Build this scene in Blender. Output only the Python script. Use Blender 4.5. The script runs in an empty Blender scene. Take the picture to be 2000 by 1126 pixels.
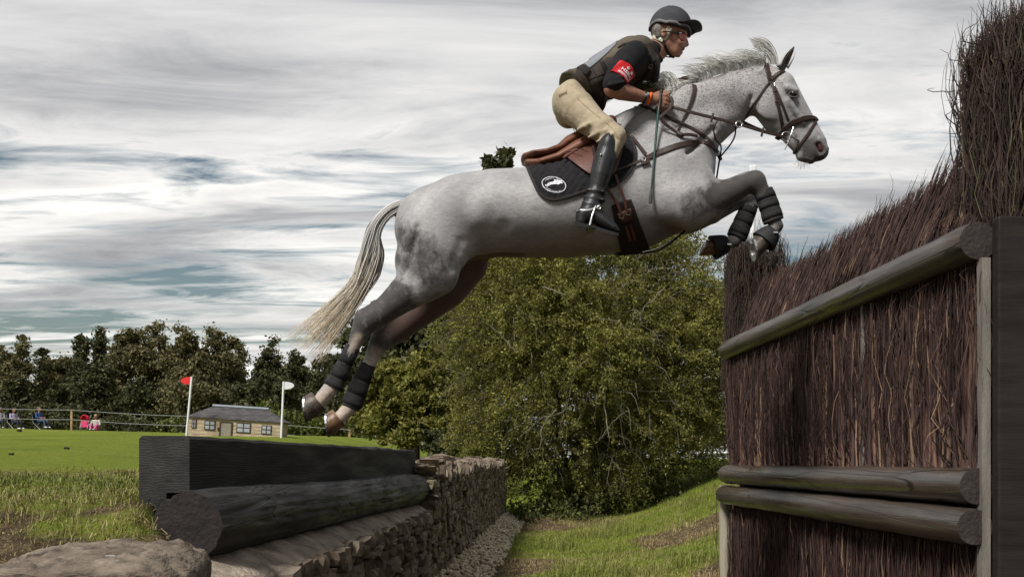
import bpy, bmesh, math, random
import numpy as np
from mathutils import Vector, Matrix
from mathutils.bvhtree import BVHTree
R = math.radians
random.seed(7); np.random.seed(7)
scene = bpy.context.scene
C = scene.collection

# ------------------------------------------------------------------ camera
F = 2000.0            # focal length in photo pixels (photo is 2000 x 1126)
HZ = 895.0            # photo row of the horizon (camera is level, lens shifted)
CZ = 1.35             # camera height above the ditch floor
cam_d = bpy.data.cameras.new('camera'); cam = bpy.data.objects.new('camera', cam_d); C.objects.link(cam)
cam.location = (0, 0, CZ); cam.rotation_euler = (R(90), 0, 0)
cam_d.sensor_width = 36; cam_d.lens = 36 * F / 2000; cam_d.shift_y = (HZ - 563) / 2000
cam_d.clip_start = 0.05; cam_d.clip_end = 5000
scene.camera = cam

# ------------------------------------------------------------------ light
SUN_EL, SUN_AZ = R(46), R(214)      # azimuth clockwise from +Y (seen from above)
sun_d = bpy.data.lights.new('sun', 'SUN'); sun = bpy.data.objects.new('sun', sun_d); C.objects.link(sun)
sun_d.energy = 3.3; sun_d.angle = R(14); sun_d.color = (1, .965, .91)
sd = Vector((math.sin(SUN_AZ) * math.cos(SUN_EL), math.cos(SUN_AZ) * math.cos(SUN_EL), math.sin(SUN_EL)))
sun.rotation_euler = (-sd).to_track_quat('-Z', 'Y').to_euler()
sun.location = (0, 0, 30)

w = bpy.data.worlds.new('World'); scene.world = w; w.use_nodes = True
nt = w.node_tree; nt.nodes.clear()
def wn(t, **k):
    n = nt.nodes.new(t)
    for a, b in k.items(): setattr(n, a, b)
    return n
def wmath(op, a, b=None, c=None, clamp=False):
    n = nt.nodes.new('ShaderNodeMath'); n.operation = op; n.use_clamp = clamp
    for i, v in enumerate((a, b, c)):
        if v is None: continue
        if isinstance(v, (int, float)): n.inputs[i].default_value = v
        else: nt.links.new(v, n.inputs[i])
    return n.outputs[0]
def wramp(fac, stops):
    n = nt.nodes.new('ShaderNodeValToRGB'); nt.links.new(fac, n.inputs[0])
    e = n.color_ramp.elements
    while len(e) < len(stops): e.new(.5)
    for q, (p, c) in zip(e, stops): q.position = p; q.color = (*c, 1)
    return n.outputs[0]
sky = wn('ShaderNodeTexSky', sky_type='NISHITA', sun_disc=False)
sky.sun_elevation = SUN_EL; sky.sun_rotation = SUN_AZ; sky.air_density = 1.2; sky.dust_density = 1.5
tc = wn('ShaderNodeTexCoord'); sp = wn('ShaderNodeSeparateXYZ'); nt.links.new(tc.outputs['Generated'], sp.inputs[0])
x, y, z = sp.outputs
zz = wmath('MAXIMUM', wmath('ADD', z, .055), .02)
u = wmath('DIVIDE', x, zz); v = wmath('DIVIDE', y, zz)
# cloud sheets, stretched along one wind direction
def cloud(scale_u, scale_v, rot, off, detail, rough, dist):
    cmb = wn('ShaderNodeCombineXYZ'); nt.links.new(u, cmb.inputs[0]); nt.links.new(v, cmb.inputs[1]); cmb.inputs[2].default_value = off
    mp = wn('ShaderNodeMapping'); nt.links.new(cmb.outputs[0], mp.inputs[0])
    mp.inputs['Rotation'].default_value = (0, 0, R(rot)); mp.inputs['Scale'].default_value = (scale_u, scale_v, 1)
    mp.inputs['Location'].default_value = (off, off * .37, 0)
    n = wn('ShaderNodeTexNoise'); nt.links.new(mp.outputs[0], n.inputs['Vector'])
    n.inputs['Scale'].default_value = 1; n.inputs['Detail'].default_value = detail
    n.inputs['Roughness'].default_value = rough; n.inputs['Distortion'].default_value = dist
    return n.outputs['Fac']
big = cloud(.32, .95, 13, 3.1, 8, .56, .9)
fine = cloud(1.3, 3.4, 16, 9.7, 10, .64, 1.0)
veil = cloud(.36, .95, 4, 21.3, 7, .54, .9)
cov = wmath('ADD', wmath('MULTIPLY', big, .62), wmath('MULTIPLY', fine, .38))
covm = wmath('ADD', cov, wmath('MULTIPLY', wmath('MAXIMUM', wmath('SUBTRACT', z, .25), 0.0), 1.1))
covm = wmath('SUBTRACT', covm, wmath('MULTIPLY', wmath('MAXIMUM', wmath('SUBTRACT', .26, z), 0.0), .16))
mask = wramp(covm, [(.425, (0, 0, 0)), (.51, (1, 1, 1))])
tone = wmath('ADD', wmath('MULTIPLY', veil, .5), wmath('MULTIPLY', cov, .5))
ccol = wramp(tone, [(.40, (1.45, 1.42, 1.36)), (.475, (1.08, 1.07, 1.05)), (.545, (.60, .605, .62)), (.61, (.38, .385, .41))])
# the sheet overhead is thicker and greyer than the clouds low down
high = wramp(z, [(.08, (1.25, 1.24, 1.21)), (.28, (.92, .92, .93)), (.42, (.68, .69, .72)), (.8, (.68, .69, .72))])
mul = wn('ShaderNodeMixRGB', blend_type='MULTIPLY'); mul.inputs[0].default_value = 1
nt.links.new(ccol, mul.inputs[1]); nt.links.new(high, mul.inputs[2])
skm = wn('ShaderNodeMixRGB', blend_type='MULTIPLY'); skm.inputs[0].default_value = 1
nt.links.new(sky.outputs[0], skm.inputs[1]); skm.inputs[2].default_value = (.085, .085, .078, 1)
mixc = wn('ShaderNodeMixRGB'); nt.links.new(mask, mixc.inputs[0]); nt.links.new(skm.outputs[0], mixc.inputs[1]); nt.links.new(mul.outputs[0], mixc.inputs[2])
bg = wn('ShaderNodeBackground'); nt.links.new(mixc.outputs[0], bg.inputs[0]); bg.inputs[1].default_value = .55
wo = wn('ShaderNodeOutputWorld'); nt.links.new(bg.outputs[0], wo.inputs[0])

scene.view_settings.view_transform = 'Standard'; scene.view_settings.look = 'None'
scene.view_settings.exposure = .55; scene.view_settings.gamma = 1
scene.render.engine = 'CYCLES'
try:
    scene.cycles.use_denoising = True; scene.cycles.denoiser = 'OPENIMAGEDENOISE'
except Exception: pass
scene.cycles.max_bounces = 5; scene.cycles.diffuse_bounces = 3; scene.cycles.glossy_bounces = 2
scene.cycles.transparent_max_bounces = 8; scene.cycles.caustics_reflective = False; scene.cycles.caustics_refractive = False

# ------------------------------------------------------------------ helpers
def P(px, py, Y):
    """photo pixel at distance Y in front of the camera -> world point"""
    return Vector(((px - 1000) * Y / F, Y, CZ + (HZ - py) * Y / F))

MATS = {}
def mat(name, col, rough=.8, var=.25, scale=8, bump=0, bscale=60, metal=0, spec=.3, stretch=(1, 1, 1), col2=None, hue=0, coords='Object', detail=6, sheen=0):
    """procedural principled material: two-tone noise colour, fine bump"""
    if name in MATS: return MATS[name]
    m = bpy.data.materials.new(name); m.use_nodes = True; t = m.node_tree; b = t.nodes['Principled BSDF']
    tcn = t.nodes.new('ShaderNodeTexCoord'); mp = t.nodes.new('ShaderNodeMapping')
    t.links.new(tcn.outputs[coords], mp.inputs[0]); mp.inputs['Scale'].default_value = stretch
    n = t.nodes.new('ShaderNodeTexNoise'); n.inputs['Scale'].default_value = scale; n.inputs['Detail'].default_value = detail; n.inputs['Roughness'].default_value = .6
    t.links.new(mp.outputs[0], n.inputs['Vector'])
    r = t.nodes.new('ShaderNodeValToRGB'); t.links.new(n.outputs['Fac'], r.inputs[0])
    c1 = [c * (1 - var) for c in col]; c2 = col2 if col2 else [min(1, c * (1 + var)) for c in col]
    r.color_ramp.elements[0].position = .32; r.color_ramp.elements[0].color = (*c1, 1)
    r.color_ramp.elements[1].position = .68; r.color_ramp.elements[1].color = (*c2, 1)
    t.links.new(r.outputs[0], b.inputs['Base Color'])
    b.inputs['Roughness'].default_value = rough; b.inputs['Metallic'].default_value = metal
    b.inputs['Specular IOR Level'].default_value = spec
    if sheen: b.inputs['Sheen Weight'].default_value = sheen
    if bump:
        n2 = t.nodes.new('ShaderNodeTexNoise'); n2.inputs['Scale'].default_value = bscale; n2.inputs['Detail'].default_value = 5
        t.links.new(mp.outputs[0], n2.inputs['Vector'])
        bp = t.nodes.new('ShaderNodeBump'); bp.inputs['Strength'].default_value = bump; bp.inputs['Distance'].default_value = .01
        t.links.new(n2.outputs['Fac'], bp.inputs['Height']); t.links.new(bp.outputs[0], b.inputs['Normal'])
    MATS[name] = m
    return m

def mesh_obj(name, verts, faces, m=None, parent=None, smooth=False, label=None, cat=None, group=None, kind=None):
    me = bpy.data.meshes.new(name)
    if isinstance(verts, np.ndarray) and isinstance(faces, np.ndarray):
        nf, k = faces.shape; me.vertices.add(len(verts)); me.vertices.foreach_set('co', verts.astype(np.float32).ravel())
        me.loops.add(nf * k); me.loops.foreach_set('vertex_index', faces.astype(np.int32).ravel())
        me.polygons.add(nf); me.polygons.foreach_set('loop_start', np.arange(nf, dtype=np.int32) * k)
        me.update(calc_edges=True)
    else:
        me.from_pydata([tuple(q) for q in verts], [], faces if not isinstance(faces, np.ndarray) else faces.tolist())
    me.update()
    return link(name, me, m, parent, smooth, label, cat, group, kind)
def link(name, me, m=None, parent=None, smooth=False, label=None, cat=None, group=None, kind=None):
    o = bpy.data.objects.new(name, me); C.objects.link(o)
    if m and not len(me.materials): me.materials.append(m)
    if smooth and me.polygons: me.polygons.foreach_set('use_smooth', [True] * len(me.polygons))
    if parent:
        o.parent = parent
        o.matrix_parent_inverse = Matrix.Translation(-parent.location) if parent.rotation_euler[:] == (0, 0, 0) and parent.scale[:] == (1, 1, 1) else parent.matrix_world.inverted()
    tag(o, label, cat, group, kind)
    return o
def tag(o, label=None, cat=None, group=None, kind=None):
    if label: o['label'] = label
    if cat: o['category'] = cat
    if group: o['group'] = group
    if kind: o['kind'] = kind
    return o
def thing(name, loc, label, cat, group=None):
    o = bpy.data.objects.new(name, None); C.objects.link(o); o.location = loc; o.empty_display_size = .1
    return tag(o, label, cat, group)

class MB:
    """collects primitive shapes in one mesh"""
    def __init__(s): s.v = []; s.f = []
    def add(s, v, f):
        n = len(s.v); s.v += [tuple(q) for q in v]; s.f += [tuple(i + n for i in q) for q in f]; return s
    def box(s, lo, hi, bev=0):
        (a, b, c), (d, e, g) = lo, hi
        return s.add([(a, b, c), (d, b, c), (d, e, c), (a, e, c), (a, b, g), (d, b, g), (d, e, g), (a, e, g)],
              [(0, 3, 2, 1), (4, 5, 6, 7), (0, 1, 5, 4), (1, 2, 6, 5), (2, 3, 7, 6), (3, 0, 4, 7)])
    def tube(s, pts, rad, n=6, cap=True):
        pts = [Vector(p) for p in pts]; k = len(pts)
        if not hasattr(rad, '__len__'): rad = [rad] * k
        v = []; f = []; up = None
        for i, p in enumerate(pts):
            d = (pts[min(i + 1, k - 1)] - pts[max(i - 1, 0)]).normalized()
            if up is None: up = d.orthogonal().normalized()
            up = (up - d * up.dot(d)); up = up.normalized() if up.length > 1e-6 else d.orthogonal().normalized()
            w_ = d.cross(up)
            for j in range(n):
                a = 2 * math.pi * j / n; v.append(p + (up * math.cos(a) + w_ * math.sin(a)) * rad[i])
        for i in range(k - 1):
            for j in range(n): f.append((i * n + j, i * n + (j + 1) % n, (i + 1) * n + (j + 1) % n, (i + 1) * n + j))
        if cap: s.caps(v, f, n, k)
        return s.add(v, f)
    def caps(s, v, f, n, k):   # own vertices, so that end edges stay crisp
        a = len(v); v += v[:n]; f.append(tuple(range(a + n - 1, a - 1, -1)))
        a = len(v); v += v[(k - 1) * n:k * n]; f.append(tuple(range(a, a + n)))
    def loft(s, rings, cap=True, close=True):
        n = len(rings[0]); k = len(rings); v = [p for r_ in rings for p in r_]; f = []
        for i in range(k - 1):
            for j in range(n if close else n - 1):
                f.append((i * n + j, i * n + (j + 1) % n, (i + 1) * n + (j + 1) % n, (i + 1) * n + j))
        if cap: s.caps(v, f, n, k)
        return s.add(v, f)
    def build(s, name, m=None, parent=None, smooth=False, **k): return mesh_obj(name, s.v, s.f, m, parent, smooth, **k)

def bevel(o, wd, seg=2):
    bm = bmesh.new(); bm.from_mesh(o.data)
    bmesh.ops.bevel(bm, geom=bm.edges[:], offset=wd, segments=seg, affect='EDGES', profile=.5)
    bm.to_mesh(o.data); bm.free(); return o

# ------------------------------------------------------------------ solids from blended rounded chains
class Field:
    def __init__(s, lo, hi, h):
        s.h = h; s.lo = np.array(lo, float)
        s.n = np.ceil((np.array(hi) - s.lo) / h).astype(int) + 1
        s.D = np.full(s.n, 1.0, np.float32)
        s.ax = [s.lo[i] + h * np.arange(s.n[i]) for i in range(3)]
    def _box(s, lo, hi):
        i0 = np.clip(np.floor((lo - s.lo) / s.h).astype(int), 0, s.n - 1); i1 = np.clip(np.ceil((hi - s.lo) / s.h).astype(int) + 1, 1, s.n)
        return tuple(slice(a, b) for a, b in zip(i0, i1))
    def chain(s, nodes, k=.03, carve=False):
        """nodes: (x,y,z, r in the picture plane, half depth)"""
        N = np.array(nodes, float)
        m = k + .03; lo = (N[:, :3] - np.maximum(N[:, 3:4], N[:, 4:5])).min(0) - m; hi = (N[:, :3] + np.maximum(N[:, 3:4], N[:, 4:5])).max(0) + m
        sl = s._box(lo, hi)
        X = s.ax[0][sl[0]][:, None, None]; Y = s.ax[1][sl[1]][None, :, None]; Z = s.ax[2][sl[2]][None, None, :]
        best = None
        if len(N) == 1: N = np.vstack([N, N + np.array([1e-4, 0, 0, 0, 0])])
        for a, b in zip(N[:-1], N[1:]):
            d = b[:3] - a[:3]; L = max(d @ d, 1e-12)
            t = np.clip(((X - a[0]) * d[0] + (Y - a[1]) * d[1] + (Z - a[2]) * d[2]) / L, 0, 1)
            r = a[3] + t * (b[3] - a[3]); wd = a[4] + t * (b[4] - a[4]); sy = r / wd
            dist = np.sqrt((X - a[0] - t * d[0]) ** 2 + ((Y - a[1] - t * d[1]) * sy) ** 2 + (Z - a[2] - t * d[2]) ** 2) - r
            dist = dist * np.minimum(1, 1 / sy) ** .5
            best = dist if best is None else np.minimum(best, dist)
        A = s.D[sl]
        if carve:
            bneg = -best; hh = np.maximum(k - np.abs(A - bneg), 0) / k
            s.D[sl] = np.maximum(A, bneg) + hh * hh * k * .25
        else:
            hh = np.maximum(k - np.abs(A - best), 0) / k
            s.D[sl] = np.minimum(A, best) - hh * hh * k * .25
        return s
    def mesh(s):
        D = s.D; S = D < 0; n = np.array(D.shape)
        cnt = np.zeros(n - 1, np.int8)
        for dx in (0, 1):
            for dy in (0, 1):
                for dz in (0, 1): cnt += S[dx:n[0] - 1 + dx, dy:n[1] - 1 + dy, dz:n[2] - 1 + dz]
        act = np.argwhere((cnt > 0) & (cnt < 8)); idx = np.full(n - 1, -1, np.int32); idx[tuple(act.T)] = np.arange(len(act))
        acc = np.zeros((len(act), 3)); num = np.zeros(len(act))
        cs = [(a, b, c) for a in (0, 1) for b in (0, 1) for c in (0, 1)]
        for c0 in cs:
            for ax in range(3):
                if c0[ax]: continue
                c1 = list(c0); c1[ax] = 1
                d0 = D[tuple((act + c0).T)]; d1 = D[tuple((act + c1).T)]
                ch = (d0 < 0) != (d1 < 0); t = np.where(ch, d0 / np.where(ch, d0 - d1, 1), 0)
                p = np.array(c0, float)[None] + np.zeros((len(act), 3)); p[:, ax] += t
                acc += p * ch[:, None]; num += ch
        V = s.lo + s.h * (act + acc / num[:, None])
        faces = []
        for ax in range(3):
            b, c = (ax + 1) % 3, (ax + 2) % 3
            sl0 = [slice(1, -1)] * 3; sl1 = [slice(1, -1)] * 3; sl0[ax] = slice(0, -1); sl1[ax] = slice(1, None)
            A = S[tuple(sl0)]; B = S[tuple(sl1)]
            e = np.argwhere(A != B); off = np.ones(3, int); off[ax] = 0; g = e + off
            inside = A[tuple(e.T)]
            def ci(db, dc):
                q = g.copy(); q[:, b] += db; q[:, c] += dc; return idx[tuple(q.T)]
            q = np.stack([ci(-1, -1), ci(0, -1), ci(0, 0), ci(-1, 0)], 1)
            q[~inside] = q[~inside][:, ::-1]
            faces.append(q)
        return V, np.vstack(faces)

def relax(V, Fq, it=2, lam=.5):
    n = len(V); e = np.vstack([Fq[:, [0, 1]], Fq[:, [1, 2]], Fq[:, [2, 3]], Fq[:, [3, 0]]]); e = np.vstack([e, e[:, ::-1]])
    deg = np.bincount(e[:, 0], minlength=n)[:, None].astype(float)
    for i in range(it):
        for l in (lam, -lam * 1.04):
            s_ = np.stack([np.bincount(e[:, 0], weights=V[e[:, 1], a], minlength=n) for a in range(3)], 1) / np.maximum(deg, 1)
            V = V + l * (s_ - V)
    return V

def strands(paths, r0, r1=.0004, n=3):
    """tapered n-sided hairs or twigs: paths = [(points, radius factor)]"""
    vs = []; faces = []; off = 0
    for pts, rk in paths:
        k = len(pts); d = np.gradient(pts, axis=0); d /= np.maximum(np.linalg.norm(d, axis=1), 1e-9)[:, None]
        up = np.cross(d, [0.3, 1, .2]); up /= np.maximum(np.linalg.norm(up, axis=1), 1e-9)[:, None]; wv = np.cross(d, up)
        rad = (r0 * rk * (1 - np.linspace(0, 1, k) ** 2) + r1)[:, None]; i = np.arange(k - 1)
        for j in range(n):
            a = 2 * math.pi * j / n; vs.append(pts + (up * math.cos(a) + wv * math.sin(a)) * rad)
            q = off + j * k + i; b_ = off + ((j + 1) % n) * k + i; faces.append(np.stack([q, b_, b_ + 1, q + 1], 1))
        off += n * k
    return np.concatenate(vs), np.concatenate(faces)
def spline(pts, n):
    pts = np.array(pts, float); k = len(pts); t = np.linspace(0, k - 1, n); i = np.clip(t.astype(int), 0, k - 2); f = (t - i)[:, None]
    p0 = pts[np.clip(i - 1, 0, k - 1)]; p1 = pts[i]; p2 = pts[i + 1]; p3 = pts[np.clip(i + 2, 0, k - 1)]
    return .5 * ((2 * p1) + (-p0 + p2) * f + (2 * p0 - 5 * p1 + 4 * p2 - p3) * f * f + (-p0 + 3 * p1 - 3 * p2 + p3) * f ** 3)
def solid(name, chains, h, m, parent, rel=2, carve=(), attrs=None, **k):
    """chains: [(nodes,k)], carve likewise; returns object (blended, smooth)"""
    A = np.array([n for c, _ in chains for n in c]); rr = np.maximum(A[:, 3:4], A[:, 4:5])
    lo = (A[:, :3] - rr).min(0) - .03; hi = (A[:, :3] + rr).max(0) + .03
    fd = Field(lo, hi, h)
    for c, kk in chains: fd.chain(c, kk)
    for c, kk in carve: fd.chain(c, kk, carve=True)
    V, Fq = fd.mesh(); V = relax(V, Fq, rel)
    o = mesh_obj(name, V, Fq, m, parent, True, **k)
    return o, V, Fq
m_brown = mat('brown_leather', (.030, .016, .012), .5, .35, 30, .2, 150, spec=.35)
m_sad = mat('saddle_leather', (.125, .046, .026), .5, .35, 9, .15, 120, spec=.35, col2=(.17, .066, .036))
m_flap = mat('flap_leather', (.088, .034, .024), .52, .35, 9, .2, 120, spec=.35)
m_blackc = mat('black_cloth', (.016, .0155, .017), .95, .3, 40, .3, 200, spec=.15)
m_black = mat('black_leather', (.012, .012, .0125), .38, .4, 20, .12, 90, spec=.4)
m_steel = mat('steel', (.62, .62, .62), .28, .15, 40, metal=1)
m_bind = mat('pad_binding', (.032, .029, .029), .9, .3, 60, spec=.15)

m_skin = mat('skin', (.26, .122, .08), .5, .15, 14, .25, 180, spec=.35, col2=(.33, .165, .11))
# ------------------------------------------------------------------ ground
def sst(a, b_, x_): t = np.clip((x_ - a) / (b_ - a), 0, 1); return t * t * (3 - 2 * t)
def wallx(Y): return -.68 + .048 * (np.minimum(Y, 20) - 9)
def hash_noise(X, Y, sc, seed):
    """smooth value noise"""
    r_ = np.random.default_rng(seed); T = r_.uniform(-1, 1, (64, 64)); a = X * sc; b_ = Y * sc
    i = np.floor(a).astype(int); j = np.floor(b_).astype(int); f_ = a - i; g = b_ - j; f_ = f_ * f_ * (3 - 2 * f_); g = g * g * (3 - 2 * g)
    q = lambda m, n: T[m % 64, n % 64]
    return (q(i, j) * (1 - f_) + q(i + 1, j) * f_) * (1 - g) + (q(i, j + 1) * (1 - f_) + q(i + 1, j + 1) * f_) * g
def stepx(Y):
    """plan line where the bank ends: under the beam, at the coping stone, then at the wall face"""
    b_ = -1.30 + .073 * (Y - 3.9); w_ = wallx(Y); s_ = sst(3.75, 3.55, Y); return np.where(Y < 9.1, b_ * (1 - s_) + -1.13 * s_, w_)
def ground(X, Y):
    """height relative to the camera"""
    X = np.asarray(X, float); Y = np.asarray(Y, float); wx = wallx(Y)
    Ye = 62 * (1 - np.exp(-np.maximum(Y - 4, 0) / 62)) * 1.55; Ye = np.minimum(np.maximum(Y - 4, 0), 30) + 28 * (1 - np.exp(-np.maximum(Y - 34, 0) / 28))
    t = X + .045 * Y; A = sst(-.6, -6.5, t)
    bank = -.12 + .033 * Ye * A + A * .00055 * Ye * np.clip(-X - 17, -14, 30) - .22 * sst(4.4, 3.0, Y) + .02 * hash_noise(X, Y, 1.3, 1) + .012 * hash_noise(X, Y, 5, 2) * sst(9, 5, Y) - .4 * sst(2.9, 1.5, Y)
    d = X - wx; ds = X - stepx(Y); floor = -1.25 + .95 * sst(22, 42, Y); 
    ditch = floor + (-.05 - floor) * sst(1.7, 6.0, d) + .05 * hash_noise(X, Y, .7, 3) + .03 * hash_noise(X, Y, 2.1, 4)
    bl = .05 + 6 * sst(19, 34, Y); s_ = sst(-bl, -.02, ds)
    return bank * (1 - s_) + ditch * s_
def axis(segs):
    out = []
    for a, b_, n in segs: out += list(np.linspace(a, b_, n, endpoint=False))
    return np.array(out + [segs[-1][1]])
gx = axis([(-900, -120, 14), (-120, -30, 24), (-30, -8, 40), (-8, -3, 40), (-3, 4, 150), (4, 12, 40), (12, 60, 24), (60, 900, 16)])
gy = axis([(-60, -2, 12), (-2, 2, 16), (2, 12, 120), (12, 26, 90), (26, 70, 60), (70, 200, 20), (200, 1500, 16)])
GX, GY = np.meshgrid(gx, gy); GZ = ground(GX, GY); nx = len(gx); ny = len(gy)
GVt = np.stack([GX.ravel(), GY.ravel(), GZ.ravel() + CZ], 1)
ii = (np.arange(ny - 1)[:, None] * nx + np.arange(nx - 1)[None]).ravel()
GF = np.stack([ii, ii + 1, ii + nx + 1, ii + nx], 1)
def ground_mat():
    m = bpy.data.materials.new('turf'); m.use_nodes = True; t = m.node_tree; b = t.nodes['Principled BSDF']; L = t.links.new
    g = t.nodes.new('ShaderNodeNewGeometry'); at = t.nodes.new('ShaderNodeAttribute'); at.attribute_name = 'soil'
    def noise(sc, de=6, ro=.65, st=(1, 1, 1)):
        mp = t.nodes.new('ShaderNodeMapping'); mp.inputs['Scale'].default_value = st; L(g.outputs['Position'], mp.inputs[0])
        n = t.nodes.new('ShaderNodeTexNoise'); n.inputs['Scale'].default_value = sc; n.inputs['Detail'].default_value = de; n.inputs['Roughness'].default_value = ro; L(mp.outputs[0], n.inputs['Vector']); return n.outputs['Fac']
    def ramp(f, st):
        r_ = t.nodes.new('ShaderNodeValToRGB'); L(f, r_.inputs[0]); e = r_.color_ramp.elements
        while len(e) < len(st): e.new(.5)
        for q, (p, c) in zip(e, st): q.position = p; q.color = (*c, 1)
        return r_.outputs[0]
    def mix(f, a, c, ty='MIX'):
        n = t.nodes.new('ShaderNodeMixRGB'); n.blend_type = ty
        for i, q in enumerate((f, a, c)):
            if isinstance(q, float): n.inputs[i].default_value = q
            elif isinstance(q, tuple): n.inputs[i].default_value = (*q, 1)
            else: L(q, n.inputs[i])
        return n.outputs[0]
    big = ramp(noise(.35, 5), [(.35, (.125, .160, .016)), (.5, (.165, .205, .024)), (.68, (.215, .235, .038))])
    fine = ramp(noise(14, 6, .7), [(.3, (.55, .6, .5)), (.6, (1.0, 1.0, 1.0)), (.8, (1.35, 1.25, 1.2))])
    gr = mix(1.0, big, fine, 'MULTIPLY')
    so = ramp(noise(9, 8, .7), [(.3, (.030, .021, .013)), (.5, (.085, .060, .036)), (.62, (.17, .125, .07)), (.75, (.10, .085, .03))])
    f_ = t.nodes.new('ShaderNodeMath'); f_.operation = 'MULTIPLY_ADD'; L(noise(3.5, 6, .7), f_.inputs[0]); f_.inputs[1].default_value = 1.2; f_.inputs[2].default_value = -.6
    ad = t.nodes.new('ShaderNodeMath'); ad.operation = 'ADD'; ad.use_clamp = True; L(at.outputs['Fac'], ad.inputs[0]); L(f_.outputs[0], ad.inputs[1])
    fac = ramp(ad.outputs[0], [(.42, (0, 0, 0)), (.62, (1, 1, 1))])
    L(mix(fac, gr, so), b.inputs['Base Color']); b.inputs['Roughness'].default_value = .95; b.inputs['Specular IOR Level'].default_value = .1
    bp_ = t.nodes.new('ShaderNodeBump'); bp_.inputs['Strength'].default_value = .8; bp_.inputs['Distance'].default_value = .05; L(noise(22, 7, .75), bp_.inputs['Height']); L(bp_.outputs[0], b.inputs['Normal'])
    return m
go_ = mesh_obj('ground', GVt, GF, ground_mat(), None, True, kind='structure')
def soil_at(X, Y):
    d = X - wallx(Y); left = d < -.05
    s_ = np.where(left, sst(4.35, 3.3, Y - .5 * hash_noise(X, Y, 2, 8)) * .9, 0)
    s_ = np.maximum(s_, np.where((Y > 8) & (d > 0), .80 * sst(.0, .45, hash_noise(X, Y, .42, 11) + .4 * hash_noise(X, Y, 1.3, 12)) * sst(30, 18, Y) + .5 * sst(16.5, 19.5, Y) * sst(3.5, 1.5, d) * sst(27, 23, Y), 0))
    s_ = np.maximum(s_, np.where(~left & (Y < 8), .8, 0)); return s_
a_ = go_.data.attributes.new('soil', 'FLOAT', 'POINT'); a_.data.foreach_set('value', soil_at(GX, GY).ravel().astype(np.float32))

# ------------------------------------------------------------------ grass blades
def blades(name, X, Y, h, wd, lean, dryf, seed, cols):
    r_ = np.random.default_rng(seed); n = len(X); Z = ground(X, Y) + CZ - .01
    a = r_.uniform(0, 2 * np.pi, n); ln = r_.uniform(.2, 1., n) * lean * h; hh = h
    dx, dy = np.cos(a), np.sin(a); px_, py_ = -np.sin(a + r_.normal(0, .6, n)), np.cos(a + r_.normal(0, .6, n))
    base = np.stack([X, Y, Z], 1); s_ = np.stack([px_, py_, 0 * px_], 1) * (wd / 2)[:, None]; l = np.stack([dx, dy, 0 * dx], 1)
    up = np.array([0, 0, 1.])
    m1 = base + l * (ln * .3)[:, None] + up * (hh * .6)[:, None]; tp = base + l * ln[:, None] + up * (hh * (1 - .25 * lean))[:, None]
    V = np.stack([base - s_, base + s_, m1 + s_ * .75, m1 - s_ * .75, tp], 1).reshape(-1, 3); o = np.arange(n) * 5
    q = np.stack([o, o + 1, o + 2, o + 3], 1).tolist(); tr = np.stack([o + 3, o + 2, o + 4], 1).tolist()
    m = bpy.data.materials.new(name); m.use_nodes = True; t = m.node_tree; b = t.nodes['Principled BSDF']
    g = t.nodes.new('ShaderNodeNewGeometry'); at = t.nodes.new('ShaderNodeAttribute'); at.attribute_name = 'dry'
    rg = t.nodes.new('ShaderNodeValToRGB'); t.links.new(g.outputs['Random Per Island'], rg.inputs[0]); e = rg.color_ramp.elements; e[0].color = (*cols[0], 1); e[1].color = (*cols[1], 1)
    rd = t.nodes.new('ShaderNodeValToRGB'); t.links.new(g.outputs['Random Per Island'], rd.inputs[0]); e = rd.color_ramp.elements; e[0].color = (*cols[2], 1); e[1].color = (*cols[3], 1)
    mxn = t.nodes.new('ShaderNodeMixRGB'); t.links.new(at.outputs['Fac'], mxn.inputs[0]); t.links.new(rg.outputs[0], mxn.inputs[1]); t.links.new(rd.outputs[0], mxn.inputs[2]); t.links.new(mxn.outputs[0], b.inputs['Base Color'])
    b.inputs['Roughness'].default_value = .6; b.inputs['Specular IOR Level'].default_value = .2
    me = bpy.data.meshes.new(name); me.from_pydata(V.tolist(), [], q + tr); me.update(); ob = link(name, me, m, None, False, kind='stuff')
    at_ = me.attributes.new('dry', 'FLOAT', 'POINT'); at_.data.foreach_set('value', np.repeat(dryf, 5).astype(np.float32)); return ob
rg_ = np.random.default_rng(5)
GC = [(.080, .102, .016), (.22, .245, .055), (.17, .120, .055), (.42, .33, .17)]
def scatter(n, x0, x1, y0, y1, keep):
    X = rg_.uniform(x0, x1, n); Y = rg_.uniform(y0, y1, n); k = keep(X, Y); return X[k], Y[k]
# bank in front of the field
X, Y = scatter(90000, -3.6, -1.05, 2.9, 7.5, lambda X, Y: (X < wallx(Y) - .30) & ((X < -1.16 + .05 * (Y - 3.9) - .16) | (Y < 3.75)) & (rg_.random(len(X)) < np.where(Y < 3.9, .40 + .4 * np.clip(hash_noise(X, Y, 3, 25), 0, 1), 1) * (1 - .7 * sst(5.5, 7.5, Y))) & (X > -.62 * Y))
soil = soil_at(X, Y); dry = np.clip(soil * 1.0 + .12 + .5 * hash_noise(X, Y, 2.2, 21) + rg_.normal(0, .22, len(X)), 0, 1)
hgt = rg_.uniform(.012, .042, len(X)) * (1 + 1.3 * np.clip(hash_noise(X, Y, 4, 22), 0, 1)) * np.where(Y > 6, .7, 1)
tag(blades('bank_grass', X, Y, hgt, rg_.uniform(.002, .0045, len(X)), 1.5, dry, 31, GC), 'short green and straw grass on the bank beside the beam', 'grass')
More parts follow.
